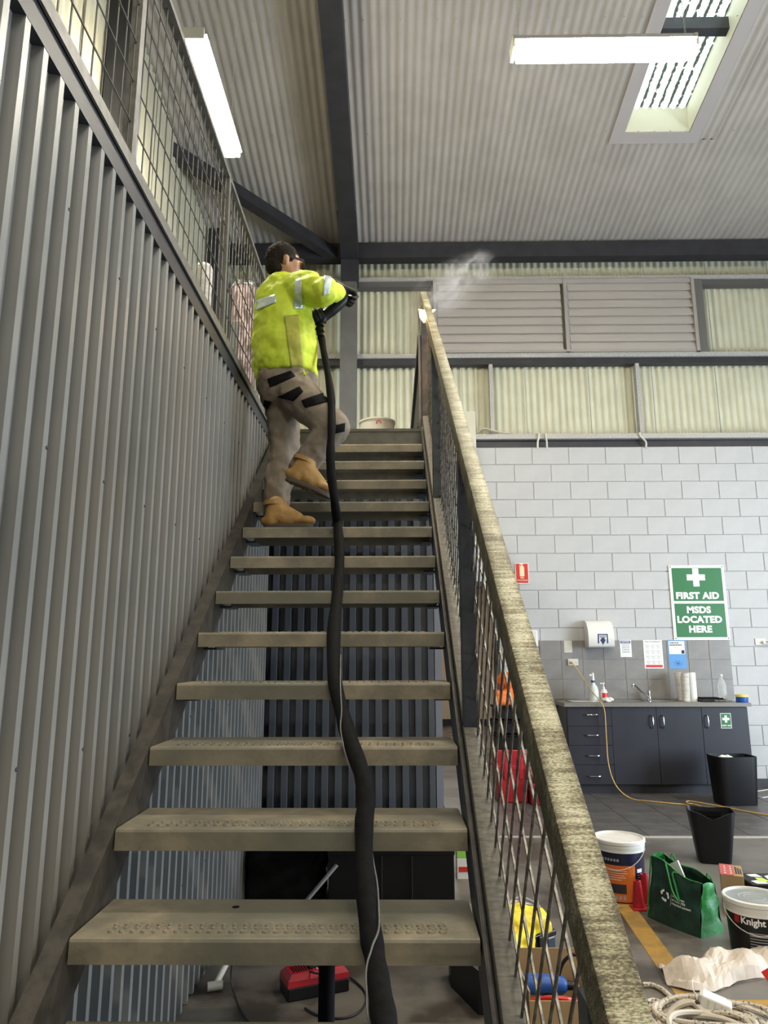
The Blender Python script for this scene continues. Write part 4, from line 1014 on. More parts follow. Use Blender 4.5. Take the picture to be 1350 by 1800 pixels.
# ---- sockets
def socket(px, py, lab, Yf, nm='power_outlet', w_=.115, h_=.072):
    p = at(px, py, Y=Yf); t = thing(nm, (p.x, Yf, p.z), lab, 'outlet')
    MB().box(p.x-w_/2, p.x+w_/2, Yf-.012, Yf, p.z-h_/2, p.z+h_/2, bev=.002).obj('face_plate', M_offw, t)
    for s in (-1, 1):
        MB().box(p.x+s*.03-.007, p.x+s*.03+.007, Yf-.016, Yf-.012, p.z+.015, p.z+.027, bev=.001).obj('switch', M_white, t)
        b = MB()
        for dx, a_ in ((-.006, 25), (.006, -25)): b.box(-.0012, .0012, -.001, 0, -.004, .004, M=Matrix.Translation((p.x+s*.03+dx, Yf-.0122, p.z-.006))@Matrix.Rotation(R(a_), 4, 'Y'))
        b.box(p.x+s*.03-.001, p.x+s*.03+.001, Yf-.0132, Yf-.0122, p.z-.020, p.z-.013); b.obj('slots', M_print, t)
    return p
p = socket(1007, 1164, 'cream double power outlet on the tiles with a yellow cord plugged in', YT)
# yellow extension lead
cp_ = [p+Vector((-.02, -.016, -.004)), p+Vector((-.015, -.05, -.01)), at(1020, 1185, Y=8.0), at(1040, 1214, Y=7.80), at(1056, 1234, Y=7.60), at(1063, 1252, Y=7.60), at(1066, 1300, Y=7.60), at(1070, 1345, Y=7.58), at(1083, 1381, Y=7.52)]
cp_ += [at(x, y, Z=.014) for x, y in ((1108, 1403), (1140, 1408), (1178, 1412), (1207, 1415), (1216, 1422), (1230, 1425), (1234, 1420), (1222, 1414), (1208, 1412), (1209, 1408), (1225, 1410), (1260, 1416), (1300, 1424), (1352, 1433), (1400, 1440))]
o = MB().tube(smoothpath(cp_, 6), .0055, 8).obj('extension_cord', M_ycord, org=cp_[0], smooth=True); tag(o, 'yellow extension cord running from the tiled outlet over the bench to the floor', 'cord')
b = MB(); b.cyl(p+Vector((-.02, -.012, -.004)), p+Vector((-.018, -.05, -.008)), .016, .011, 12); q = b.obj('plug', M_ycord, o)
p = socket(1336, 1128, 'white power outlet with a plug on the block wall at the right edge', YB-.006)
t = thing('wall_plug', (p.x+.05, YB-.03, p.z), 'grey plug with a short white cord in the outlet at the right edge', 'plug')
MB().box(p.x+.015, p.x+.055, YB-.05, YB-.022, p.z-.025, p.z+.005, bev=.005).obj('plug_body', M_offw, t)
MB().tube(smoothpath([p+Vector((.04, -.03, -.01)), p+Vector((.07, -.07, .0)), p+Vector((.12, -.06, -.03)), p+Vector((.16, -.05, -.02))], 5), .006, 8).obj('cord', M_gprint, t)
# ---- paper notices on the tiles
def sheet(px0, py0, px1, py1, name, lab, mt, Yf=None, cat='notice'):
    Yf = Yf or YT; a = at(px0, py0, Y=Yf); c = at(px1, py1, Y=Yf)
    o = MB().box(a.x, c.x, Yf-.0018, Yf-.0002, c.z, a.z).obj(name, mt, org=((a.x+c.x)/2, Yf, (a.z+c.z)/2)); tag(o, lab, cat); return o, a.x, c.x, c.z, a.z, Yf-.0018
def bars(b, x0, x1, zs, y, h, rnd=True):
    for z in zs:
        x = x0
        if not rnd: b.box(x0, x1, y-.0005, y, z-h/2, z+h/2); continue
        while x < x1-.004:
            w_ = random.uniform(.006, .018); b.box(x, min(x+w_, x1), y-.0005, y, z-h/2, z+h/2); x += w_+.004
    return b
o, x0, x1, z0, z1, y = sheet(991, 1126, 1006, 1147, 'blank_notice', 'small plain pale card on the tiles over the outlet', M_offw)
bars(MB(), x0+.008, x1-.008, [z0+.015+k*.016 for k in range(3)], y, .003).obj('small_print', M_gprint, o)['kind'] = 'stuff'
o, x0, x1, z0, z1, y = sheet(1089, 1125, 1111, 1155, 'notice_sheet', 'white NOTICE sheet with a dark blue header on the tiles', M_signw)
xm = (x0+x1)/2
MB().box(x0+.008, x1-.008, y-.0006, y, z1-.038, z1-.008).obj('header', M_dblue, o)
text(MB(), 'NOTICE', .024, (xm, y-.0012, z1-.023), bold=.0008).obj('lettering', M_signw, o)
bars(MB(), x0+.02, x1-.02, [z1-.055-k*.016 for k in range(6)], y, .005).obj('small_print', M_print, o)['kind'] = 'stuff'
o, x0, x1, z0, z1, y = sheet(1130, 1125, 1167, 1175, 'hand_wash_poster', 'white hand washing poster with small drawings and a red foot on the tiles', M_signw)
text(MB(), 'How to Handwash?', .026, ((x0+x1)/2, y-.0008, z1-.018), sx=.85).obj('heading', M_print, o)
b = MB(); wd = (x1-x0-.03)/3
for r in range(4):
    for k in range(3):
        cx_ = x0+.015+wd*(k+.5); cz_ = z1-.065-r*.058
        b.rings([[(cx_+rr*math.cos(2*PI*i/10)*1.2, y-.0005, cz_+rr*.75*math.sin(2*PI*i/10)) for i in range(10)] for rr in (.020, .017)], cap=False)
        b.box(cx_-.012, cx_+.006, y-.0005, y, cz_-.004, cz_+.003); b.box(cx_-.02, cx_+.02, y-.0005, y, cz_-.025, cz_-.021)
b.obj('drawings', M_gprint, o)['kind'] = 'stuff'
MB().box(x0+.012, x1-.012, y-.0006, y, z0+.012, z0+.038).obj('red_band', M_signr, o)
o, x0, x1, z0, z1, y = sheet(1173, 1125, 1208, 1175, 'blue_poster', 'blue and white poster beside the hand washing poster', M_blue)
MB().box(x0+.010, x1-.010, y-.0006, y, z1-.155, z1-.012).obj('white_field', M_signw, o)
b = MB(); bars(b, x0+.02, x1-.07, [z1-.032], y-.0006, .013); bars(b, x0+.02, x1-.035, [z1-.055], y-.0006, .013)
b.box(x1-.050, x1-.016, y-.0012, y-.0006, z1-.150, z1-.112); b.obj('heading', M_print, o)
b = MB(); c = Vector((x0+.10, y-.0006, z0+.055))
for k in range(8):
    a_ = R(k*45+10); b.tube(smoothpath([c, c+Vector((.03*math.cos(a_), 0, .02*math.sin(a_))), c+Vector((.055*math.cos(a_+.4), 0, .035*math.sin(a_+.4)))], 3), .0016, 4)
b.obj('water_drawing', M_dblue, o)['kind'] = 'stuff'
# ---- large first aid sign
Ys = YB-.010
a = at(1174, 994, Y=Ys); c = at(1282, 1125, Y=Ys); SX_0, SX_1 = a.x, c.x-.0; 
SX_1 = at(1271, 994, Y=Ys).x; SZ1, SZ0 = a.z, c.z
sg = thing('first_aid_sign', ((SX_0+SX_1)/2, Ys, (SZ0+SZ1)/2), 'large green and white FIRST AID and MSDS LOCATED HERE sign on the block wall', 'sign')
MB().box(SX_0, SX_1, Ys-.010, Ys-.003, SZ0, SZ1, bev=.001).obj('sign_board', M_signw, sg)
W2 = SX_1-SX_0; H2 = SZ1-SZ0; m_ = W2*.05; yy = Ys-.0105; zm = SZ0+H2*.50
b = MB(); b.box(SX_0+m_, SX_1-m_, yy, yy+.001, zm+H2*.017, SZ1-H2*.037); b.box(SX_0+m_, SX_1-m_, yy, yy+.001, SZ0+H2*.037, zm-H2*.017); b.obj('green_panel', M_green, sg)
xm = (SX_0+SX_1)/2
b = MB(); cross(b, Vector((xm-.02*W2, 0, zm+H2*.335)), W2*.165, W2*.055, yy, .001); b.obj('white_cross', M_signw, sg)
for k, (wd, zz) in enumerate((('FIRST AID', .085), ('MSDS', -.105), ('LOCATED', -.233), ('HERE', -.361))): text(MB(), wd, W2*.160, (xm-W2*.02, yy-.001, zm+H2*zz), bold=.0052, sx=1.06, space=1.06).obj('lettering', M_signw, sg)
b = MB()
for x in (SX_0+.02, SX_1-.02):
    for z in (SZ0+.018, SZ1-.018): b.lathe((x, yy+.0005, z), [(.007, 0), (.006, .003)], 8, (0, -1, 0))
b.obj('screws', M_print, sg)['kind'] = 'stuff'
# ---- fire extinguisher sign
a = at(905, 990, Y=Ys); c = at(930, 1026, Y=Ys)
t = thing('extinguisher_sign', ((a.x+c.x)/2, Ys, (a.z+c.z)/2), 'small red sign with a white fire extinguisher symbol on the block wall', 'sign')
MB().box(a.x, c.x, Ys-.008, Ys-.003, c.z, a.z).obj('sign_board', M_signw, t)
MB().box(a.x+.008, c.x-.008, Ys-.009, Ys-.008, c.z+.008, a.z-.008).obj('red_field', M_signr, t)
xm = (a.x+c.x)/2; zm = (a.z+c.z)/2+.025; yy = Ys-.009
b = MB(); b.prism([(xm-.026, yy, zm-.06), (xm+.026, yy, zm-.06), (xm+.026, yy, zm+.045), (xm+.012, yy, zm+.065), (xm-.012, yy, zm+.065), (xm-.026, yy, zm+.045)], (0, -.001, 0)); b.box(xm-.006, xm+.006, yy-.001, yy, zm+.065, zm+.08); b.box(xm-.02, xm+.018, yy-.001, yy, zm+.078, zm+.086)
b.prism([(xm-.02, yy, zm+.086), (xm-.032, yy, zm+.05), (xm-.028, yy, zm+.05), (xm-.015, yy, zm+.08)], (0, -.001, 0))
text(b, 'FIRE', .022, (xm, yy-.001, zm-.078), bold=.0008); text(b, 'EXTINGUISHER', .019, (xm, yy-.001, zm-.105), bold=.0005, sx=.95); b.obj('symbol', mat('sign_cream', (.85, .72, .45), .5), t)
# white box half hidden by the handrail
p = at(940, 1122, Y=YB-.06)
t = thing('wall_switch_box', (p.x, YB-.03, p.z), 'white rounded box on the block wall half hidden by the handrail', 'box')
MB().box(p.x-.06, p.x+.03, YB-.075, YB-.006, p.z-.09, p.z+.09, bev=.012).obj('box_body', M_white, t)
MB().box(p.x-.03, p.x+.0, YB-.080, YB-.074, p.z-.02, p.z+.02, bev=.002).obj('button', M_offw, t)

# ================================================================== FLOOR THINGS, RIGHT
def bin_(name, lab, cx, cy, z0, wt, dt, wb_, db, h, rot, handle=False):
    t = thing(name, (cx, cy, z0), lab, 'waste bin'); Mx = Matrix.Translation((cx, cy, z0))@Matrix.Rotation(rot, 4, 'Z')
    def rr_(w_, d_, z, r_=.25, n=24):
        out = []
        for i in range(n):
            a_ = 2*PI*i/n; e = .35; cx_, sy_ = math.cos(a_), math.sin(a_)
            out.append(Mx@Vector((w_/2*math.copysign(abs(cx_)**e, cx_), d_/2*math.copysign(abs(sy_)**e, sy_), z)))
        return out
    sh = (lambda w_, d_, z: rr_(w_, d_, z))
    def lip(w_, d_, z, n=24):
        q = rr_(w_, d_, z)
        if handle:
            for i, v in enumerate(q):
                u = (Mx.inverted()@v); dz = -.045*math.exp(-(u.x/(w_*.22))**2) if u.y < 0 else -.0; v.z += dz+.02*abs(u.x)/w_
        return q
    MB().rings([sh(wb_, db, 0), sh(wb_+.01, db+.01, .012), lip(wt, dt, h), lip(wt-.012, dt-.012, h), sh(wb_-.008, db-.008, .014)]).obj('bin_body', M_black, t, smooth=50)
    if handle:
        b = MB(); b.box(-.085, .085, -.006, .006, -.03, .012, bev=.004, M=Mx@Matrix.Translation((0, dt/2-.012, h-.03))); b.obj('grip', M_blackm, t)
    return t, Mx
t, Mx = bin_('waste_bin', 'black waste bin holding white paper, against the right end of the sink cabinet', at(1292, 1400, Y=7.22).x, 7.22, .006, .40, .28, .34, .22, .44, R(3))
b = MB(); b.ell((at(1285, 1400, Y=7.2).x, 7.22, .40), .09, .07, .04, 12); q = b.obj('waste_paper', M_paperw, t); remesh(q, .01, 1, (.05, .04))
p = at(1255, 1523, Z=0)
t, Mx = bin_('waste_bin', 'black waste bin with a curved handle rim standing nearer on the concrete', p.x+.055, p.y+.12, 0, .30, .22, .20, .16, .330, R(-14), True)
# ---- buckets
def bucket(name, lab, c, r0, r1, h, body, lidm, ringm, bail):
    t = thing(name, c, lab, 'bucket')
    MB().lathe(c, [(r0*.98, 0), (r0, .006), (r1, h-.03), (r1*.97, h-.03)], 36).obj('bucket_body', body, t, smooth=40)
    L = MB(); L.lathe(c+Vector((0, 0, h)), [(r1*1.0, -.065), (r1*1.035, -.062), (r1*1.02, -.045), (r1*1.04, -.04), (r1*1.03, -.024), (r1*1.07, -.02), (r1*1.07, -.004), (r1*1.04, 0), (r1*.99, 0), (r1*.97, -.012)], 36, cap=False); lo = L.obj('lid_ring', ringm, t, smooth=40)
    MB().lathe(c+Vector((0, 0, h)), [(r1*.98, -.014), (r1*.98, -.010)], 36).obj('lid', lidm, t)
    b = MB(); a0, drop = bail; q = []
    for i in range(19):
        u = PI*i/18; dirx = Vector((math.cos(a0), math.sin(a0), 0)); per = Vector((-math.sin(a0), math.cos(a0), 0))
        q.append(c+Vector((0, 0, h-.05))+dirx*(r1*1.05*math.sin(u)*1.04+.004)+per*(r1*1.04*math.cos(u))+Vector((0, 0, -drop*math.sin(u)**1.1)))
    b.tube(q, .0022, 6); b.obj('bail_handle', M_galv, t)
    return t
p = at(1105, 1590, Z=0); r0, r1, h = .128, .140, .335
c = Vector((p.x+.005, p.y+r0, 0))
t = bucket('paint_bucket', 'orange and navy paint bucket with a scuffed white lid beside the handrail', c, r0, r1, h, M_navy, mat('scuffed_lid', (.72, .70, .66), .5, 0, (.62, .50, .46), 14, lo=.5, hi=.75), M_white, (R(-118), .10))
fn = on_cyl(c.x, c.y, r0, r1, 0, h-.03, R(-90)); fn2 = on_cyl(c.x, c.y, r0, r1, 0, h-.03, R(-90), .0022)
panel(fn, -.20, .045, .01, .205, 18).obj('orange_label', M_orange, t)
panel(fn2, -.16, -.012, .055, .105, 10).obj('dark_panel', M_charcoal, t)
panel(fn, .060, .10, .165, .185, 6).obj('white_badge', M_signw, t)
b = MB(); 
for k in range(5): 
    q = panel(fn2, -.17, random.uniform(-.04, .0), .175-k*.012, .178-k*.012, 8, 1); b.add(q.v, q.f)
for k in range(8):
    q = panel(fn, .062, .062+random.uniform(.02, .04), .15-k*.013, .153-k*.013, 4, 1); b.add(q.v, q.f)
b.obj('printed_lines', M_signw, t)['kind'] = 'stuff'
b = MB()
for k in range(6):
    q = panel(fn2, -.15+.018*k, -.138+.018*k, .226, .240, 2, 1); b.add(q.v, q.f)
for k in range(5):
    q = panel(fn2, -.12+.022*k, -.106+.022*k, .022, .044, 2, 1); b.add(q.v, q.f)
b.obj('faint_marks', M_gprint, t)['kind'] = 'stuff'
# red plastic cones (nested nozzles) in front
for k, (x, y, hh, lab) in enumerate(((1127, 1598, .135, 'small red plastic cone in front of the paint bucket, the left one'), (1143, 1590, .15, 'small red plastic cone in front of the paint bucket, the right one'))):
    p = at(x, y, Z=0); p.x += (-.012, -.024)[k]
    o = thing('red_cone', p, lab, 'cone', 'small red cones')
    MB().box(p.x-.042, p.x+.042, p.y-.042, p.y+.042, 0, .012, bev=.003).obj('cone_base', M_redp, o)
    MB().lathe(p+Vector((0, 0, .012)), [(.034, 0), (.030, .03), (.024, hh*.7), (.020, hh), (.014, hh), (.016, hh*.5)], 18).obj('cone_body', M_redp, o, smooth=50)
# ---- green shopping bag
p0 = at(1139, 1612, Z=0); p1 = at(1232, 1650, Z=0); p2 = at(1263, 1632, Z=0)
gb = thing('shopping_bag', (p1+p0)/2, 'dark green reusable shopping bag with a bright green side and a recycling mark', 'bag')
ex = (p1-p0); Lw = ex.length; ex.normalize(); ey = Vector((-ex.y, ex.x, 0)); dp = .17; HH = .31
def G(u, v, w_):    # u along the front 0..1, v depth 0..1, w height 0..1
    sq = 1-.42*w_*1.0; bul = .012*math.sin(PI*u)*(1-w_)
    return p0+ex*(Lw*(u*(1-.05*w_)+.06*w_))+ey*(dp*((v-.5)*sq+.5)-bul*(1-2*v))+Vector((0, 0, HH*w_*(1-.22*u*w_)+.012*math.sin(7*u+3*v)*w_))
n = 10
def wallp(b, f0, f1, n1=12, n2=10):
    vs = []
    for j in range(n2+1):
        for i in range(n1+1):
            u, w_ = i/n1, j/n2; P_ = f0(u, w_); nz_ = noise.noise(P_*16)*.010+noise.noise(P_*38)*.004; vs.append(P_+f1*nz_*min(1, 4*w_*(1)))
    b.add(vs, [(j*(n1+1)+i, j*(n1+1)+i+1, (j+1)*(n1+1)+i+1, (j+1)*(n1+1)+i) for j in range(n2) for i in range(n1)])
b = MB(); wallp(b, lambda u, w_: G(u, 0, w_), -ey, 20, 14); wallp(b, lambda u, w_: G(u, 1, w_), ey, 20, 14); b.add([G(0, 0, 0), G(1, 0, 0), G(1, 1, 0), G(0, 1, 0)], [(0, 1, 2, 3)])
o = b.obj('bag_front', M_gbag, gb, smooth=60)
for ff, dd_ in ((1, ex), (0, -ex)):
    b = MB(); wallp(b, lambda u, w_: G(ff, u, w_), dd_, 10, 14); o = b.obj('bag_side', M_gbagl, gb, smooth=60); o['label'] = 'bright green gusset'
b = MB()
for u0 in (.0, ): b.tube([G(0, 0, k/8)+(-ey-ex)*.002 for k in range(9)], .004, 5)
b.tube([G(k/12, 0, 1)+Vector((0, 0, .001)) for k in range(13)], .0035, 5); b.tube([G(k/12, 1, 1) for k in range(13)], .0035, 5)
b.tube(smoothpath([G(.30, 0, 1), G(.40, -.12, .86), G(.52, -.14, .62), G(.64, -.10, .5), G(.58, -.14, .70), G(.48, -.12, .92), G(.55, 0, 1)], 5), .005, 6)
b.tube(smoothpath([G(.15, 1, 1), G(.17, 1, 1.12), G(.22, 1, 1.12), G(.25, 1, 1)], 4), .004, 5); b.tube(smoothpath([G(.85, 1, 1), G(.87, 1, 1.12), G(.92, 1, 1.12), G(.95, 1, 1)], 4), .004, 5)
b.obj('handles', M_gbagl, gb)
gf = lambda u, v: G(u, 0, v)-ey*(.009)
b = MB()
def GP(x, z): return G(.36+x/Lw, 0, .47+z/HH)-ey*.012
for k in range(3):
    a0 = R(90+120*k)
    for (a1, a2, rr1, rr2) in ((a0+R(12), a0+R(70), .018, .029),):
        q = [GP(rr1*math.cos(a1+(a2-a1)*i/5), rr1*math.sin(a1+(a2-a1)*i/5)) for i in range(6)]; q2 = [GP(rr2*math.cos(a1+(a2-a1)*i/5), rr2*math.sin(a1+(a2-a1)*i/5)) for i in range(6)]
        b.add(q+q2, [(i, i+1, 7+i, 6+i) for i in range(5)])
        ae = a2; b.add([GP(.013*math.cos(ae), .013*math.sin(ae)), GP(.034*math.cos(ae), .034*math.sin(ae)), GP(.024*math.cos(ae+R(30)), .024*math.sin(ae+R(30)))], [(0, 1, 2)])
b.add([GP(.040, -.035), GP(.0415, -.035), GP(.0415, .03), GP(.040, .03)], [(0, 1, 2, 3)])
for k, tx in enumerate(('Made from', 'at least 70%', 'recycled content')): text(b, tx, .0175, None, align='LEFT', fn=lambda u, v, k=k: GP(.047+u, v+.020-.019*k), bold=.0004)
b.obj('printed_mark', M_signw, gb)
b = MB(); P0 = G(.33, .45, .9); b.box(-.06, .06, -.004, .004, -.09, .035, M=Matrix.Translation(P0)@Matrix.Rotation(math.atan2(ex.y, ex.x), 4, 'Z')@Matrix.Rotation(R(-28), 4, 'Y'))
o = b.obj('folded_paper', M_signw, org=P0); tag(o, 'white folded sheet sticking out of the green shopping bag', 'paper')
# ---- tall carton with a red top
cxb = at(1267, 1545, Y=4.28); p = Vector((cxb.x, 4.28, 0)); wd = at(1304, 1545, Y=4.28).x-cxb.x
t = thing('tall_carton', p, 'upright brown carton with a red and tan top between the bag and the bin', 'box')
Cm = Matrix.Translation((p.x, 4.28, 0))@Matrix.Rotation(R(-22), 4, 'Z')@Matrix.Translation((-p.x, -4.28, 0))
b = MB(); b.box(p.x, p.x+wd, 4.28, 4.50, 0, .205, M=Cm, bev=.002); b.obj('carton_body', M_card, t)
MB().box(p.x, p.x+wd*.60, 4.28, 4.50, .2055, .207, M=Cm).obj('red_panel', M_cardr, t)
b = MB()
for i in range(2):
    for j in range(4): b.box(p.x+.022+i*.030, p.x+.030+i*.030, 4.31+j*.045, 4.325+j*.045, .207, .2076, M=Cm)
b.obj('white_symbols', M_signw, t)['kind'] = 'stuff'
b = MB()
for i in range(3): b.box(p.x+wd*.68+i*.012, p.x+wd*.68+.007+i*.012, 4.32, 4.46-.02*i, .2055, .2068, M=Cm)
b.obj('dark_print', M_print, t)['kind'] = 'stuff'
# ---- patterned box behind the black pail
p = at(1326, 1570, Y=4.30)
t = thing('patterned_box', (p.x+.1, 4.35, 0), 'low black box with white and lime shapes behind the black pail', 'box')
b = MB(); b.box(p.x, p.x+.30, 4.30, 4.52, 0, .145, bev=.003); b.obj('box_body', M_black, t)
b = MB(); zt = .1455
for q in ([(0.03, .02), (.10, .02), (.08, .09), (.02, .07)], [(.12, .01), (.19, .03), (.20, .19), (.14, .16)], [(.06, .15), (.12, .14), (.11, .20), (.05, .19)], [(.24, .05), (.29, .03), (.29, .12), (.25, .12)]): b.prism([(p.x+x, 4.30+y, zt) for x, y in q], (0, 0, .0008))
b.obj('white_shapes', M_signw, t)
b = MB()
for q in ([(0.06, .05), (.12, .05), (.11, .12), (.07, .13)], [(.20, .12), (.24, .13), (.23, .18)]): b.prism([(p.x+x, 4.30+y, zt+.001) for x, y in q], (0, 0, .0008))
b.obj('lime_shapes', mat('lime', (.50, .62, .12), .6), t)
# ---- black pail, white lid rim
cl = at(1271, 1580, Y=3.80); r1 = .140; h = .245
c = Vector((cl.x+r1*1.09, 3.80, 0))
t = bucket('black_pail', 'black paint pail with a white-rimmed grey lid, lettered Knight, at the right edge', c, .125, r1-.004, h, M_black, mat('grey_lid', (.25, .27, .27), .4, 0, (.21, .23, .23), 9), M_white, (R(-112), .085))
fn = on_cyl(c.x, c.y, .125, r1-.004, 0, h-.03, R(-104), .0015)
b = MB(); text(b, 'Knight', .042, None, align='LEFT', fn=lambda u, v: fn(u-.098, v+.160), bold=.0012); b.obj('lettering', M_signw, t)
panel(fn, -.130, -.104, .145, .182, 3).obj('red_emblem', M_redp, t)
b = MB()
for k in range(7):
    q = panel(fn, -.06, random.uniform(.02, .08), .11-k*.012, .1135-k*.012, 8, 1); b.add(q.v, q.f)
b.obj('small_print', M_gprint, t)['kind'] = 'stuff'
b = MB(); 
for rr_ in (.045, .070): b.lathe(c+Vector((0, 0, h-.0098)), [(rr_, 0), (rr_+.003, .0015), (rr_+.006, 0)], 30, cap=False)
b.obj('embossed_ring', M_gprint, t)
# ---- pale paper sack lying on the floor
pc_ = [at(x, y, Z=0) for x, y in ((1165, 1655), (1172, 1732), (1228, 1747), (1275, 1730), (1300, 1716), (1420, 1712), (1430, 1660), (1300, 1675), (1230, 1672))]
sa = thing('paper_sack', (1.55, 3.5, 0), 'crumpled pale paper sack lying flat on the floor in front of the pail', 'sack')
rows = []
N = 30
for i in range(N+1):
    u = i/N; xx = 1165+255*u
    yb_ = 1733+12*math.sin(min(1, u*2.2)*PI)*(u < .46)-34*max(0, u-.42)**.7*(u > .42)
    A_ = at(xx+8*(1-u), yb_, Z=.004); 
    ztop = .040+.035*math.sin(PI*min(1, u*1.3))+.025*u
    wdd = .20+.10*u
    row = []
    for j in range(15):
        v = j/14; base = A_+Vector((.03*v*(1-u), wdd*v, 0)); z = .004+ztop*(math.sin(PI*min(1, v*1.02))**.6); row.append(base+Vector((0, 0, z)))
    rows.append(row)
vs = []; 
for i, row in enumerate(rows):
    for j, v in enumerate(row):
        q = v.copy(); cell = (math.floor(q.x*17), math.floor(q.y*15))
        nn = abs(noise.noise(q*7))*.055-abs(noise.noise(q*19))*.020
        q.z = max(.003, q.z+(nn-.02)*min(1, q.z/.03)); q.x += noise.noise(q*11+Vector((5, 0, 0)))*.012*(i > 0); q.y += noise.noise(q*13)*.010; vs.append(q)
b = MB(); b.add(vs, [(i*15+j, i*15+j+1, (i+1)*15+j+1, (i+1)*15+j) for i in range(N) for j in range(14)])
b.add([v.copy()+Vector((0, 0, -.0)) for v in [Vector((r[0].x, r[0].y, .002)) for r in rows]+[Vector((r[-1].x, r[-1].y, .002)) for r in rows]], [(i, i+1, N+2+i, N+1+i) for i in range(N)])
so3 = b.obj('sack_body', M_kraft, sa)
q = at(1352, 1712, Y=3.50); b = MB(); b.add([at(1336, 1707, Y=3.44)+Vector((0, -.01, 0)), at(1351, 1698, Y=3.44)+Vector((0, -.01, 0)), at(1385, 1706, Y=3.44)+Vector((0, -.01, 0)), at(1375, 1738, Y=3.44)+Vector((0, -.012, 0)), at(1350, 1727, Y=3.44)+Vector((0, -.012, 0))], [(0, 1, 2, 3, 4)]); o = b.obj('red_print', M_signr, sa); o.modifiers.new('s', 'SOLIDIFY').thickness = .002
# ---- tangled cords with a white adapter
def cord(name, lab, pxs, r_, mt, grp=None, k=6, rise=0):
    q = [at(x, y, Z=(r_+.001 if len(a_) == 0 else a_[0])) for x, y, *a_ in pxs]
    o = MB().tube(smoothpath(q, k), r_, 8).obj(name, mt, org=q[0], smooth=True); tag(o, lab, 'cord', grp); return o
cord('speckled_rope', 'speckled cord end reaching left above the pile near the sack', [(1130, 1731), (1145, 1731), (1162, 1738), (1178, 1752), (1190, 1765), (1200, 1790), (1190, 1820)], .010, M_rope)
cord('speckled_rope', 'short speckled cord end low at the left of the pile', [(1138, 1762), (1150, 1759), (1165, 1764), (1190, 1775, .02), (1215, 1790, .02), (1240, 1815)], .011, M_rope)
cord('cream_hose', 'plain cream hose arching over the front of the cord pile', [(1166, 1812), (1170, 1795), (1182, 1775, .04), (1200, 1764, .06), (1218, 1763, .06), (1236, 1778, .05), (1262, 1795, .03), (1290, 1820)], .013, M_ropep)
cord('speckled_rope', 'speckled cord running out to the right edge from the pile', [(1278, 1768, .03), (1300, 1772, .02), (1325, 1788), (1345, 1802), (1370, 1830)], .011, M_rope)
pl = thing('cord_pile', at(1240, 1790, Z=0), 'pile of coiled speckled cord on the floor at the bottom right corner', 'cord')
for k in range(9):
    c = at(1215+13*(k % 5), 1815-4*(k % 3), Z=.013+.008*(k % 4)); rx, ry = random.uniform(.13, .22), random.uniform(.10, .15); a0 = random.uniform(-.4, .4); pts_ = []
    for i in range(40):
        u = 2*PI*i/40; x, y = rx*math.cos(u), ry*math.sin(u); pts_.append(Vector((c.x+x*math.cos(a0)-y*math.sin(a0), c.y+x*math.sin(a0)+y*math.cos(a0), .014+.010*(k % 5)+.012*(1+math.sin(2*u+k))))) 
    MB().tube(pts_, .0105, 7, True).obj('coil', M_rope if k % 3 else M_ropep, pl, smooth=True)
c = at(1257, 1772, Z=.05)
t = thing('white_adapter', c, 'white block adapter resting on the cord pile', 'adapter')
Mx = Matrix.Translation(c)@Matrix.Rotation(R(-25), 4, 'Z')@Matrix.Rotation(R(14), 4, 'Y')
MB().box(-.055, .055, -.035, .035, -.015, .040, M=Mx, bev=.007).obj('adapter_body', M_white, t)
MB().box(-.061, -.050, -.030, .030, -.012, .036, M=Mx, bev=.003).obj('adapter_flange', M_offw, t)
b = MB()
for k in range(3): b.box(-.03+.024*k, -.024+.024*k, -.0365, -.034, -.008, .034, M=Mx)
b.obj('ribs', M_offw, t)
c = at(1226, 1762, Z=.07)
o = MB().caps(c, c+Vector((.004, -.01, -.045)), .009, .008, 12).obj('brown_plug', mat('brown_plug', (.05, .03, .03), .4), org=c, smooth=True); tag(o, 'small dark plug on a thin white lead beside the white adapter', 'plug')
MB().tube(smoothpath([at(1217, 1722, Z=.11), at(1218, 1738, Z=.10), at(1224, 1750, Z=.085), c], 5), .0022, 6).obj('lead', M_white, o)
cord('white_cable', 'thin white cable on the floor behind the yellow cord at the right edge', [(1331, 1399), (1340, 1402), (1352, 1400), (1375, 1392)], .005, M_white)
cord('white_cable', 'second thin white cable, closest to the black bin at the right edge', [(1330, 1391), (1345, 1389), (1360, 1386), (1375, 1380)], .005, M_white)

# ================================================================== THINGS SEEN THROUGH THE BALUSTRADE
# toolbox with a yellow bag
pa, pb_ = at(913, 1722, Z=0), at(958, 1706, Z=0)
t = thing('tool_box', (pa+pb_)/2, 'navy blue tool box on the floor beyond the balustrade, under a yellow bag', 'tool box')
d = (pb_-pa); L_ = .34; an = math.atan2(d.y, d.x); Mx = Matrix.Translation(pa)@Matrix.Rotation(an, 4, 'Z')
MB().box(-.10, .24, 0, .20, 0, .13, M=Mx, bev=.008).obj('box_body', mat('navy_box', (.02, .03, .05), .4), t)
MB().box(-.105, .245, -.004, .204, .13, .155, M=Mx, bev=.006).obj('lid', M_black, t)
MB().box(.12, .18, -.014, -.0, .05, .15, M=Mx, bev=.004).obj('latch', M_black, t)
MB().box(.03, .09, -.003, .0, .06, .12, M=Mx).obj('blue_label', M_blue, t)
b = MB()
for q in range(4): b.box(.035+.012*q, .043+.012*q, -.0035, -.0, .03, .038, M=Mx)
b.obj('lettering', M_signw, t)
b = MB(); b.ell(Mx@Vector((.07, .09, .21)), .155, .10, .055, 20); b.box(-.07, .21, -.02, .19, .157, .20, M=Mx, bev=.01); b.box(.0, .20, -.035, -.012, .09, .18, M=Mx@Matrix.Translation((-.12, 0, 0)), bev=.008)
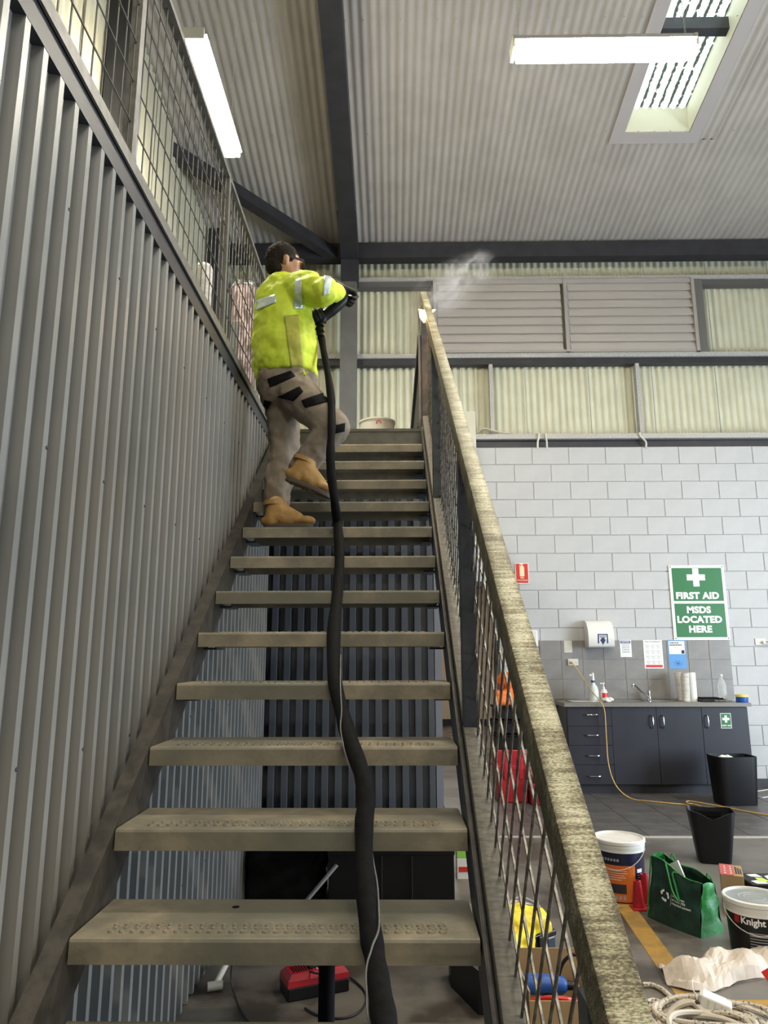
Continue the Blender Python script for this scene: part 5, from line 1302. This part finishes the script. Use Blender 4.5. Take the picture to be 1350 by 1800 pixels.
o = b.obj('yellow_bag', M_bag, org=Mx@Vector((.07, .09, .2))); remesh(o, .009, 2, (.035, .06)); tag(o, 'bright yellow plastic bag slumped over the navy tool box', 'bag')
# white coil
c = at(918, 1612, Z=0)
t = thing('white_cable_coil', c, 'loose coil of white and grey cable on the floor behind the yellow bag', 'cable')
for k in range(5):
    pts_ = [c+Vector((random.uniform(.07, .10)*math.cos(2*PI*i/16), random.uniform(.05, .075)*math.sin(2*PI*i/16), .012+.014*k+.008*math.sin(i+k))) for i in range(16)]
    MB().tube(smoothpath(pts_+[pts_[0]], 3), .008, 6).obj('coil', M_white if k % 2 else M_gprint, t, smooth=True)
# cardboard carton with contents near the foot of the stairs
pa = at(915, 1790, Z=0)
t = thing('open_carton', (.62, 3.05, 0), 'open brown cardboard carton of tools on the floor below the handrail', 'box')
x0, x1, y0, y1_ = .50, .93, 2.95, 3.28
for nm, a_ in (('flap', (x0, x1, y1_-.006, y1_, 0, .20)), ('flap', (x0, x1, y0, y0+.006, 0, .14)), ('flap', (x0, x0+.006, y0+.006, y1_-.006, 0, .17)), ('flap', (x1-.006, x1, y0+.006, y1_-.006, 0, .17)), ('carton_base', (x0, x1, y0, y1_, 0, .005))): MB().box(*a_).obj(nm, M_card, t)
c = Vector((.62, 3.12, .07))
dr = thing('blue_power_tool', c, 'blue power tool with a black strap in the brown carton', 'tool')
b = MB(); b.caps(c+Vector((-.09, .02, .05)), c+Vector((.03, 0, .055)), .038, .034, 16); b.obj('motor_body', M_rb, dr, smooth=True)
b = MB(); b.caps(c+Vector((-.02, 0, .03)), c+Vector((-.0, -.02, -.055)), .024, .022, 14); b.obj('grip', M_black, dr, smooth=True)
b = MB(); b.cyl(c+Vector((.04, 0, .055)), c+Vector((.09, -.01, .055)), .020, .014, 14); b.obj('chuck', M_black, dr)
b = MB(); b.tube(smoothpath([c+Vector((.02, .0, .06)), c+Vector((.05, .01, .13)), c+Vector((.10, .01, .16)), c+Vector((.14, 0, .12)), c+Vector((.13, -.02, .06)), c+Vector((.08, -.03, .03))], 5), .007, 8); b.obj('strap', M_black, dr, smooth=True)
o = MB().box(.72, .86, 3.0, 3.12, .006, .085, bev=.012).obj('dark_blue_case', M_dblue, org=(.79, 3.06, .05)); tag(o, 'dark blue case beside the power tool in the carton', 'case')
o = MB().tube(smoothpath([Vector((.53, 3.05, .10)), Vector((.58, 3.0, .13)), Vector((.65, 2.99, .13)), Vector((.70, 3.04, .10))], 6), .008, 8).obj('red_strap', M_signr, org=(.6, 3, .1)); tag(o, 'red strap loop lying in the front of the carton', 'strap')
b = MB(); b.ell((.83, 3.18, .11), .075, .06, .04, 14); o = b.obj('white_rag', M_paperw, org=(.83, 3.18, .1)); remesh(o, .008, 1, (.05, .04)); tag(o, 'crumpled white rag at the right of the carton', 'rag')
# stack near the doorway: red tool cases, black crates, orange bag
def case(name, lab, x0, x1, y, z0, z1, mt, grp=None, dpt=.35):
    t = thing(name, ((x0+x1)/2, y, z0), lab, 'tool case', grp)
    MB().box(x0, x1, y, y+dpt, z0, z1, bev=.012).obj('case_body', mt, t)
    MB().box(x0-.006, x1+.006, y-.006, y+dpt+.006, z0+(z1-z0)*.62, z0+(z1-z0)*.70, bev=.004).obj('lid_seam', mt, t)
    for u in (.22, .72): MB().box(x0+(x1-x0)*u, x0+(x1-x0)*(u+.12), y-.018, y, z0+(z1-z0)*.45, z0+(z1-z0)*.85, bev=.004).obj('latch', mt, t)
    return t
Yc = 7.25; Xa = at(866, 1400, Y=Yc).x; Xb = at(932, 1400, Y=Yc).x
z_ = lambda py: at(900, py, Y=Yc).z
case('red_tool_case', 'tall red tool case at the bottom of the stack by the doorway', Xa+.05, Xb-.02, Yc, .0065, z_(1318), M_redp)
o = case('red_tool_case', 'small dark red tool case on the floor to the right of the tall red case', Xb-.015, Xb+.24, Yc-.12, .0065, .20, M_redd, dpt=.3)
o = MB().ell((Xb+.09, Yc+.0, .275), .11, .09, .075, 16).obj('pink_bag', mat('pink_plastic', (.60, .35, .33), .3), org=(Xb+.09, Yc, .2)); remesh(o, .012, 1, (.05, .06)); tag(o, 'crumpled pale pink plastic bag on the small dark red case', 'bag')
zc0 = z_(1318)+.002
for k, (za, zb_) in enumerate(((1318, 1292), (1290, 1267), (1265, 1242))):
    z0, z1 = z_(za)+.004, z_(zb_); t = thing('black_crate', ((Xa+Xb)/2, Yc, z0), ('black crate, lowest of three in the stack under the orange bag', 'black crate, middle of three in the stack under the orange bag', 'black crate, topmost of three, holding the orange bag')[k], 'crate', 'stacked black crates')
    MB().box(Xa+.06, Xb+.02, Yc+.01, Yc+.33, z0, z1-.018, bev=.004).obj('crate_body', M_black, t)
    MB().box(Xa+.045, Xb+.035, Yc-.005, Yc+.345, z1-.018, z1, bev=.004).obj('rim', M_blackm, t)
b = MB(); b.box(Xa+.07, Xb-.02, Yc+.03, Yc+.28, z_(1241)+.0, z_(1215), bev=.02); b.ell(((Xa+Xb)/2+.02, Yc+.15, z_(1200)), .10, .11, .10, 16)
o = b.obj('orange_bag', M_orf, org=((Xa+Xb)/2, Yc+.15, z_(1230))); remesh(o, .012, 2, (.05, .07)); tag(o, 'crumpled orange bag or vest on top of the black crates', 'bag')
# ================================================================== THINGS UNDER THE STAIRS
c = at(520, 1768, Z=0); c.y += .05
ch = thing('battery_charger', c, 'red and black battery charger with its cable on the floor under the stairs', 'charger')
c = at(545, 1755, Z=0); Mx = Matrix.Translation((c.x+.01, c.y+.07, 0))@Matrix.Rotation(R(24), 4, 'Z')
MB().box(-.135, .135, -.065, .065, 0, .052, M=Mx, bev=.006).obj('charger_base', M_black, ch)
b = MB(); b.rings([[Mx@Vector((sx*.135, sy*.065, .052)) for sx, sy in ((-1, -1), (1, -1), (1, 1), (-1, 1))], [Mx@Vector((sx*.133, sy*.063, .075)) for sx, sy in ((-1, -1), (1, -1), (1, 1), (-1, 1))], [Mx@Vector((sx*.115, sy*.045, .095)) for sx, sy in ((-1, -1), (1, -1), (1, 1), (-1, 1))]]); b.obj('charger_shell', M_redp, ch)
b = MB()
for k in range(8): b.box(-.10+.011*k, -.096+.011*k, -.030, .03, .0952, .0975, M=Mx)
b.obj('vent_slots', M_blackm, ch)['kind'] = 'stuff'
b = MB()
for u in (-.03, .045): b.box(u, u+.05, -.02, .045, .093, .104, M=Mx, bev=.003)
b.obj('battery_dock', M_black, ch)
b = MB(); b.box(.0, .004, -.035, -.01, .0955, .0965, M=Mx); b.box(.01, .05, -.036, -.03, .0955, .0965, M=Mx); b.obj('white_marks', M_signw, ch)
cb_ = [Mx@Vector((-.10, .06, .05)), at(500, 1712, Z=.03), at(520, 1700, Z=.03), at(560, 1712, Z=.11), at(605, 1714, Z=.02), at(635, 1735, Z=.005), at(644, 1757, Z=.005), at(630, 1780, Z=.005), at(600, 1790, Z=.005), at(560, 1785, Z=.005), at(536, 1772, Z=.005)]
MB().tube(smoothpath(cb_, 6), .0042, 7).obj('power_cable', M_rubber, ch, smooth=True)
o = MB().tube(smoothpath([at(408, 1690, Z=.12), at(406, 1720, Z=.05), at(412, 1748, Z=.006), at(425, 1778, Z=.006), at(440, 1800, Z=.006)], 6), .0035, 6).obj('black_cable', M_rubber, org=at(408, 1700, Z=0)); tag(o, 'thin black cable hanging to the floor beside the plastic pipe', 'cable')
pa, pb_ = at(378, 1733, Z=.022), at(400, 1690, Z=.06)
t = thing('plastic_pipe', pa, 'cream plastic pipe end with a tee fitting on the floor by the clad wall', 'pipe')
MB().cyl(pa, pb_+(pb_-pa)*.9, .013, seg=14).obj('pipe_tube', M_offw, t, smooth=True)
dd = (pa-pb_).normalized(); MB().cyl(pa+Vector((-.03, -.01, 0)), pa+Vector((.03, .01, 0)), .018, seg=16).obj('tee_fitting', M_offw, t, smooth=True)
MB().lathe(pa+Vector((.03, .01, 0)), [(.013, 0), (.013, .001)], 14, (1, .3, 0)).obj('bore', M_print, t)
# black storage cases against the far cladding
t = thing('black_storage_case', (.0, 4.2, 0), 'wide black storage case under the landing, right of the other', 'case')
p0 = at(577, 1590, Y=4.15); p1 = at(800, 1590, Y=4.15)
MB().box(p0.x, p1.x, 4.15, 4.65, 0, .345, bev=.006).obj('case_body', M_black, t)
MB().box(p0.x-.004, p1.x+.004, 4.146, 4.654, .335, .375, bev=.005).obj('lid', M_black, t)
for u in (.42, .66): MB().box(p0.x+(p1.x-p0.x)*u, p0.x+(p1.x-p0.x)*u+.006, 4.142, 4.15, .02, .33).obj('front_ridge', M_charcoal, t)
p0 = at(430, 1560, Y=4.3); p1 = at(566, 1560, Y=4.3)
t = thing('black_tarp_bundle', ((p0.x+p1.x)/2, 4.45, 0), 'lumpy black covered bundle under the landing beside the clad wall', 'bundle')
b = MB(); b.box(p0.x, p1.x, 4.3, 4.7, .0, .40, bev=.05); b.ell((p0.x+.12, 4.42, .42), .16, .15, .10, 18); o = b.obj('cover', M_blackm, t); remesh(o, .02, 2, (.06, .12))
pa, pb_ = at(538, 1585, Y=4.05), at(580, 1535, Y=4.12); pa2 = pa+(pa-pb_)*(pa.z/(pb_.z-pa.z)) if pb_.z != pa.z else pa
o = MB().bar(Vector((pa2.x, pa2.y, .004)), pb_+(pb_-pa)*.3, .02, .012).obj('grey_strut', mat('grey_strut', (.16, .16, .16), .5), org=pa2); tag(o, 'thin grey strut leaning against the black cases under the stairs', 'strut')
# dark splayed plinth and tall white box right of the stringer
p0 = at(803, 1745, Z=0)
t = thing('black_foot_block', p0, 'low black wedge-shaped block on the floor by the right stringer', 'block')
b = MB(); b.prism([(p0.x-.02, 3.52, 0), (p0.x-.02, 3.40, 0), (p0.x+.07, 3.16, 0), (p0.x+.10, 3.16, 0), (p0.x+.10, 3.52, 0)], (0, 0, .16)); b.obj('block_body', M_black, t)
MB().box(p0.x-.025, p0.x+.105, 3.44, 3.525, .16, .172).obj('block_top', M_blackm, t)
p0 = at(803, 1500, Y=4.9)
t = thing('white_carton', (p0.x+.05, 4.9, 0), 'white carton with a lime green top seen past the right stringer', 'box')
zt = at(803, 1500, Y=4.9).z+.02
MB().box(p0.x, p0.x+.13, 4.9, 5.02, 0, zt-.05, bev=.002).obj('carton_body', M_signw, t)
MB().box(p0.x, p0.x+.13, 4.9, 5.02, zt-.05, zt, bev=.002).obj('carton_top', mat('lime_green', (.30, .62, .08), .5), t)
MB().box(p0.x+.01, p0.x+.12, 4.898, 4.90, zt-.13, zt-.10).obj('red_stripe', M_signr, t)
p0 = at(780, 1395, Y=6.2)
t = thing('folded_boards', (p0.x, 6.2, .0065), 'small stack of dark and pale boards leaning beyond the clad corner', 'board')
for k in range(3): MB().box(-.02, .0, 0, .25, 0, .34-.04*k, M=Matrix.Translation((p0.x+.05*k-.04, 6.2, .0065))@Matrix.Rotation(R(-10-4*k), 4, 'Y')).obj('board_panel', (M_gprint, M_offw, M_charcoal)[k], t)
